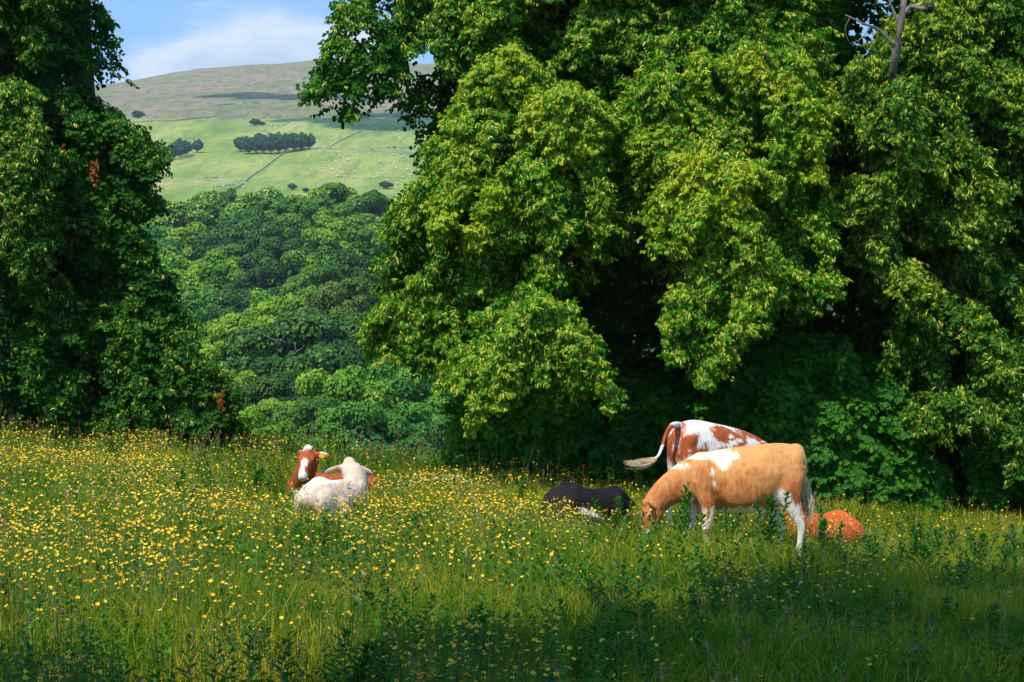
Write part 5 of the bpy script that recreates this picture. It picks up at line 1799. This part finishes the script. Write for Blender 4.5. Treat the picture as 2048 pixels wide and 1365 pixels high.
bmesh_ = []
for k in range(6):
    h = .33
    mb = MB(); mb.add(*tube(spline(np.array([[0, 0, 0], [rng.normal(0, .02), rng.normal(0, .02), h * .5], [0, 0, h]]), 7), .0016, 4, caps=False), v=.5)
    for q in range(2):
        a = rng.uniform(0, 6.28)
        V, Qq = strip_geo(np.array([[0, 0, h * .4 + q * .08]]), np.array([[cos(a), sin(a), .6]]), np.array([[0, 0, 1.0]]), np.array([.06]), .006)
        mb.add(V, [Qq], v=.4)
    st = mb.mesh('buttercup_stem', M['stem'])
    V, Qq = petals(np.array([[0, 0, h]]), facing(1), np.array([rng.uniform(.008, .0115)]))
    V2, Q3 = ellipsoid((0, 0, h + .003), (.004, .004, .003), 6, 4)
    mb = MB(); mb.add(V, [Qq], v=rng.random()); mb.add(V2, Q3, v=0.0)
    bmesh_.append((st, mb.mesh('buttercup_flower', M['petal'])))
BL = 'yellow buttercup among the nearest flowers of the foreground grass'
proto = []
for st, fl in bmesh_:
    o = empty('buttercup', (0, 0, 0)); link('stem', st, o); link('flower', fl, o)
    proto.append(o)
for q, idx in enumerate(near_i):
    px_, py_ = x[idx], y[idx]
    o = proto[q] if q < 6 else copy_tree(proto[rng.integers(6)])
    s_ = rng.uniform(.7, 1.2)
    o.location = (float(px_), float(py_), g1(px_, py_) - .01)
    o.rotation_euler = (rng.normal(0, .08), rng.normal(0, .08), rng.uniform(-.7, .7))
    o.scale = (1.05, 1.05, s_)
    zz = zone(CX + px_ / py_ * F, py_)
    tag(o, 'small yellow buttercup ' + zz, 'flower', 'buttercups ' + zz)



# thistles, nettles
def thistle_mesh(seed, stems=3, H=.78):
    r = np.random.default_rng(seed)
    ms, ml, heads = MB(), MB(), []
    for k in range(stems):
        h = H * r.uniform(.7, 1.0)
        a = r.uniform(0, 2 * pi); rad = r.uniform(0, .13)
        b0 = np.array([cos(a) * rad, sin(a) * rad, 0])
        tip = b0 + np.array([r.normal(0, .10), r.normal(0, .10), h])
        p = spline(np.array([b0, (b0 + tip) / 2 + r.normal(0, .03, 3) * [1, 1, 0], tip]), 9)
        ms.add(*tube(p, np.linspace(.0055, .003, 9), 5, caps=False), v=.3)
        P, D, N, S_ = [], [], [], []
        nl = 34
        for q in range(nl):
            f = .12 + .88 * q / nl
            c = b0 + (tip - b0) * f
            aa = q * 2.4 + r.normal(0, .2)
            el_ = .35 + .55 * f
            d = np.array([cos(aa), sin(aa), el_])
            P.append(c); D.append(d); N.append([-cos(aa) * el_, -sin(aa) * el_, 1]); S_.append((.15 - .085 * f) * r.uniform(.75, 1.15))
            # side lobes of the leaf
            if q % 2 == 0:
                for sg in (1, -1):
                    dd = nrm(np.array([cos(aa + sg * .7), sin(aa + sg * .7), el_ + .2]))
                    P.append(c + nrm(d) * S_[-1] * .35); D.append(dd); N.append([0, 0, 1.0]); S_.append(.045)
        for q in range(10):
            aa = r.uniform(0, 6.28)
            P.append(tip - [0, 0, r.uniform(0, .06)]); D.append([cos(aa), sin(aa), 1.4]); N.append([-cos(aa), -sin(aa), 1]); S_.append(r.uniform(.03, .055))
        V, Q = leaf_geo(np.array(P), np.array(D, float), nrm(np.array(N, float)), np.array(S_), .17, .06)
        ml.add(V, [Q], v=np.repeat(np.clip(r.normal(.5, .2, len(P)), 0, 1), 6))
        if r.random() < .14:
            for q in range(r.integers(1, 3)):
                heads.append(tip + np.array([r.normal(0, .02), r.normal(0, .02), .015 + r.random() * .02]))
    sm, lm = ms.mesh('thistle_stem', M['stem']), ml.mesh('thistle_leaves', M['thistle_leaf'])
    mb = MB()
    mb.add(*ellipsoid((0, 0, 0), (.010, .010, .013), 8, 6), v=.3)
    mb.add(*tube(np.array([[0, 0, .008], [0, 0, .016], [0, 0, .024]]), [.008, .012, .012], 8), v=.5)
    hm = mb.mesh('thistle_head', M['thistle_head'])
    return sm, lm, hm, heads


def nettle_mesh(seed, H=.7):
    r = np.random.default_rng(seed)
    ms, ml = MB(), MB()
    for k in range(3):
        h = H * r.uniform(.7, 1)
        b0 = np.array([r.normal(0, .06), r.normal(0, .06), 0]); tip = b0 + [r.normal(0, .05), r.normal(0, .05), h]
        ms.add(*tube(spline(np.array([b0, (b0 + tip) / 2, tip]), 6), np.linspace(.004, .002, 6), 5, caps=False), v=.2)
        P, D, N, S_ = [], [], [], []
        for q in range(11):
            f = .2 + .8 * q / 11
            c = b0 + (tip - b0) * f
            a = q * pi / 2 + r.normal(0, .15)
            for sg in (0, pi):
                P.append(c); d = np.array([cos(a + sg), sin(a + sg), .05]); D.append(d + [0, 0, -.25 * (1 - f)]); N.append([0, 0, 1.0]); S_.append((.12 - .07 * f) * r.uniform(.8, 1.1))
        V, Q = leaf_geo(np.array(P), nrm(np.array(D)), np.array(N), np.array(S_), .30, .06)
        ml.add(V, [Q], v=np.repeat(r.random(len(P)), 6))
    return ms.mesh('nettle_stem', M['stem']), ml.mesh('nettle_leaves', M['nettle_leaf']), None, []


TH = [thistle_mesh(100 + k, stems=(3, 4, 2, 5, 3, 4)[k]) for k in range(6)]
NE = [nettle_mesh(200 + k) for k in range(3)]
protos = {}




def weed(kind, px, Y, h, label, group=None):
    xx = (px - CX) / F * Y
    pool = TH if kind == 'thistle' else NE
    k = rng.integers(len(pool))
    key = (kind, k)
    if key not in protos:
        sm, lm, hm, heads = pool[k]
        o = empty(kind, (0, 0, 0))
        link('stem', sm, o); link('leaves', lm, o)
        for c in heads:
            e = link('flower_head', hm, o); e.location = [float(v) for v in c]
        protos[key] = o
        used_ = o
    else:
        used_ = copy_tree(protos[key])
    if group:
        zz = zone(px, Y)
        label = label + ' ' + zz
        group = group + ' ' + zz
    used_.location = (xx, Y, g1(xx, Y) - .02)
    s_ = h / .74
    used_.scale = (s_ * .5 + .5 if s_ < 1 else s_,) * 2 + (s_,)
    used_.rotation_euler = (rng.normal(0, .13), rng.normal(0, .13), rng.uniform(0, 6.28))
    if 'group' in used_ and not group:
        del used_['group']
    tag(used_, label, kind, group)
    return used_


for px, Y, h, lab in [
    (1350, 20.0, .78, 'tall thistle in front of the neck of the orange calf'),
    (1372, 19.6, .55, 'shorter thistle in front of the chest of the orange calf'),
    (1312, 20.3, .42, 'thistle beside the muzzle of the grazing calf'),
    (1532, 19.6, .82, 'tallest thistle, in front of the belly of the orange calf just before its hind legs'),
    (1448, 19.4, .62, 'thistle behind the fore legs of the orange calf'),
    (1478, 18.8, .5, 'thistle under the belly of the orange calf'),
    (1245, 21.2, .62, 'bushy thistle between the black cow and the muzzle of the calf'),
    (1262, 20.6, .5, 'thistle just left of the muzzle of the calf, in front of the bushy one'),
    (1148, 21.4, .3, 'small thistle in front of the black cow'),
    (1655, 20.6, .66, 'thistle in front of the rust-red lying cow'),
    (1672, 20.2, .45, 'lower thistle right of the one before the rust-red cow'),
    (1500, 18.3, .4, 'low thistle in the grass below the belly of the calf'),
    (1735, 19.6, .5, 'thistle in sunny grass right of the rust-red cow'),
    (1765, 19.0, .5, 'thistle just right of the one beside the rust-red cow'),
    (425, 22.5, .6, 'dark thistle midway up the flowery slope, left of the cream cow'),
    (372, 19.5, .6, 'dark thistle in the flowers at the left, below the bigger nettle patch'),
    (640, 15.6, .5, 'dark thistle below the cream cow'),
    (870, 17.0, .4, 'thistle in short grass between the cream cow and the black cow'),
    (790, 18.6, .45, 'thistle right of and below the cream cow'),
    (560, 24.5, .5, 'thistle beyond the flowers just left of the red and white cow'),
    (1105, 16.6, .4, 'thistle in open grass below the black cow'),
    (1215, 17.4, .36, 'thistle in the grass below the muzzle of the calf'),
]:
    weed('thistle', px, Y, h, lab)
for k in range(26):                    # left half, scattered among the buttercups
    Y = rng.uniform(8.4, 18)
    px = rng.uniform(0, 1000)
    weed('thistle', px, Y, rng.uniform(.30, .42) + .08 * (Y > 12), 'green thistle among the buttercups', 'thistles')
for k in range(16):
    Y = rng.uniform(23, 30)
    px = rng.uniform(0, 560) if k < 11 else rng.uniform(800, 1050)
    weed('thistle', px, Y, rng.uniform(.4, .6), 'dark green thistle', 'thistles')
for k in range(60):                    # the shaded near right
    Y = rng.uniform(8.0, 15.5)
    px = rng.uniform(1000, 2060) if Y < 13 else rng.uniform(1400, 2060)
    hmax = .30 + .02 * (Y - 8)
    weed('thistle', px, Y, rng.uniform(.7, 1.0) * hmax, 'dark thistle in the shade', 'thistles')
for k in range(16):
    Y = rng.uniform(18, 22)
    px = rng.uniform(1780, 2050)
    weed('thistle', px, Y, rng.uniform(.4, .6), 'sunlit thistle', 'thistles')
for k in range(34):
    Y = rng.uniform(8.5, 15.0)
    px = rng.uniform(1400, 2060)
    hmax = .30 + .025 * (Y - 8)
    weed('nettle', px, Y, rng.uniform(.75, 1.05) * hmax, 'dark nettle with paired leaves', 'nettles')
for k in range(16):
    weed('nettle', rng.uniform(5, 140), rng.uniform(22.5, 25.5), rng.uniform(.3, .45), 'nettle in a dark patch', 'nettles')

# low shrubs and leafy plants along the lip of the meadow
for (px, Y, w, h, lab) in ((1150, 29.2, .5, .45, 'low leafy bush at the meadow edge left of the swung tail'), (985, 30.2, .9, .6, 'low pale green bush where the meadow meets the dark thicket'),
                           (640, 31.5, .5, .5, 'small leafy bush at the meadow edge just above the red and white cow'), (560, 32.0, .9, .55, 'spreading low bush at the meadow edge between the left tree and the cattle'),
                           (500, 32.2, .8, .7, 'low bush under the tip of the left tree'), (880, 31.5, .9, .4, 'low green bush on the meadow edge in front of the valley wood'), (300, 32.0, 1.0, .5, 'low bush under the middle of the left tree'), (740, 32.0, .9, .4, 'low green bush on the meadow lip above the cream cow')):
    fo = Foliage(); xx = (px - CX) / F * Y
    rt = np.array([xx, Y, g1(xx, Y) - .05])
    t = empty('low_bush', rt); tag(t, lab, 'bush')
    n = int(55 * w * 1.4)
    pos = rt + rng.normal(0, 1, (n, 3)) * [w * .45, .25, 0] + np.stack([0 * np.zeros(n), np.zeros(n), rng.uniform(.05, 1, n) * h], 1)
    fo.sprays(pos, nrm(rng.normal(0, .7, (n, 3)) + [0, -.3, .9]), rng.uniform(.35, .6, n), .5, 0, lsize=.75)
    c = fo.build('foliage', M['lime_leaf'], t); c.location = [-v for v in rt]
    mb = MB()
    for k in range(5):
        mb.add(*tube(np.array([[0, 0, -.05], [rng.normal(0, .1), 0, h * .5], [rng.normal(0, w * .3), rng.normal(0, .1), h]]), [.01, .007, .003], 5), v=.4)
    mb.build('stem', M['bark'], t)

# small white blossoms on the bank
n = 70
px = rng.normal(900, 45, n); Y = rng.uniform(26, 28, n)
xw = (px - CX) / F * Y
P = np.stack([xw, Y, ground(xw, Y) + rng.uniform(.2, .4, n)], 1)
V, Q = petals(P, facing(n), rng.uniform(.014, .02, n))
o = link('white_flowers', make_mesh('white_flowers', V, [Q], M['white_flower'], {'v': np.repeat(rng.random(n), 20)}))
tag(o, 'sprinkle of tiny white flowers on the bank right of the cream cow', 'flowers', kind='stuff')


# ------------------------------------------------------------------ unseen clouds placed to shade part of the hillside, haze
def cloud_over(px, py, rx, ry, label, H=1150.0):
    x, Y, z = hit(px, py)
    k = (H - z) / S.z
    c = np.array([x + S.x * k, Y + S.y * k, H])
    mb = MB()
    for q in range(34):
        a = rng.uniform(0, 6.28); f = rng.random() ** .5
        V, fc = ellipsoid((cos(a) * rx * f, sin(a) * ry * f, rng.normal(0, 12)), (rng.uniform(.10, .34) * rx, rng.uniform(.10, .34) * ry, rng.uniform(20, 40)), 14, 8)
        mb.add(V, fc)
    o = mb.build('cloud', M['cloud'], None, smooth=True)
    o.location = [float(v) for v in c]
    tag(o, label, 'cloud', kind='structure')


M['cloud'] = plain_mat('cloud', (0.9, 0.9, 0.9), 1.0)
cloud_over(770, 240, 60, 90, 'unseen cumulus cloud added out of frame to shade the right-hand field')
cloud_over(600, 196, 75, 55, 'smaller unseen cumulus cloud added out of frame to shade the moor')

hz_m, nt, out = new_mat('haze_air')
pv = nt.nodes.new('ShaderNodeVolumePrincipled')
pv.inputs['Color'].default_value = (0.70, 0.82, 1.0, 1)
pv.inputs['Density'].default_value = 0.00013
pv.inputs['Anisotropy'].default_value = 0.2
nt.links.new(pv.outputs[0], out.inputs['Volume'])
b0, b1 = np.array([-3200., -60, -60]), np.array([3200., 3450, 520])
V = np.array([[x_, y_, z_] for x_ in (b0[0], b1[0]) for y_ in (b0[1], b1[1]) for z_ in (b0[2], b1[2])])
Q = np.array([[0, 1, 3, 2], [4, 6, 7, 5], [0, 4, 5, 1], [2, 3, 7, 6], [0, 2, 6, 4], [1, 5, 7, 3]])
if True:
    o = link('haze', make_mesh('haze', V, [Q], hz_m))
    tag(o, 'pale blue summer haze filling the valley air', 'haze', kind='stuff')
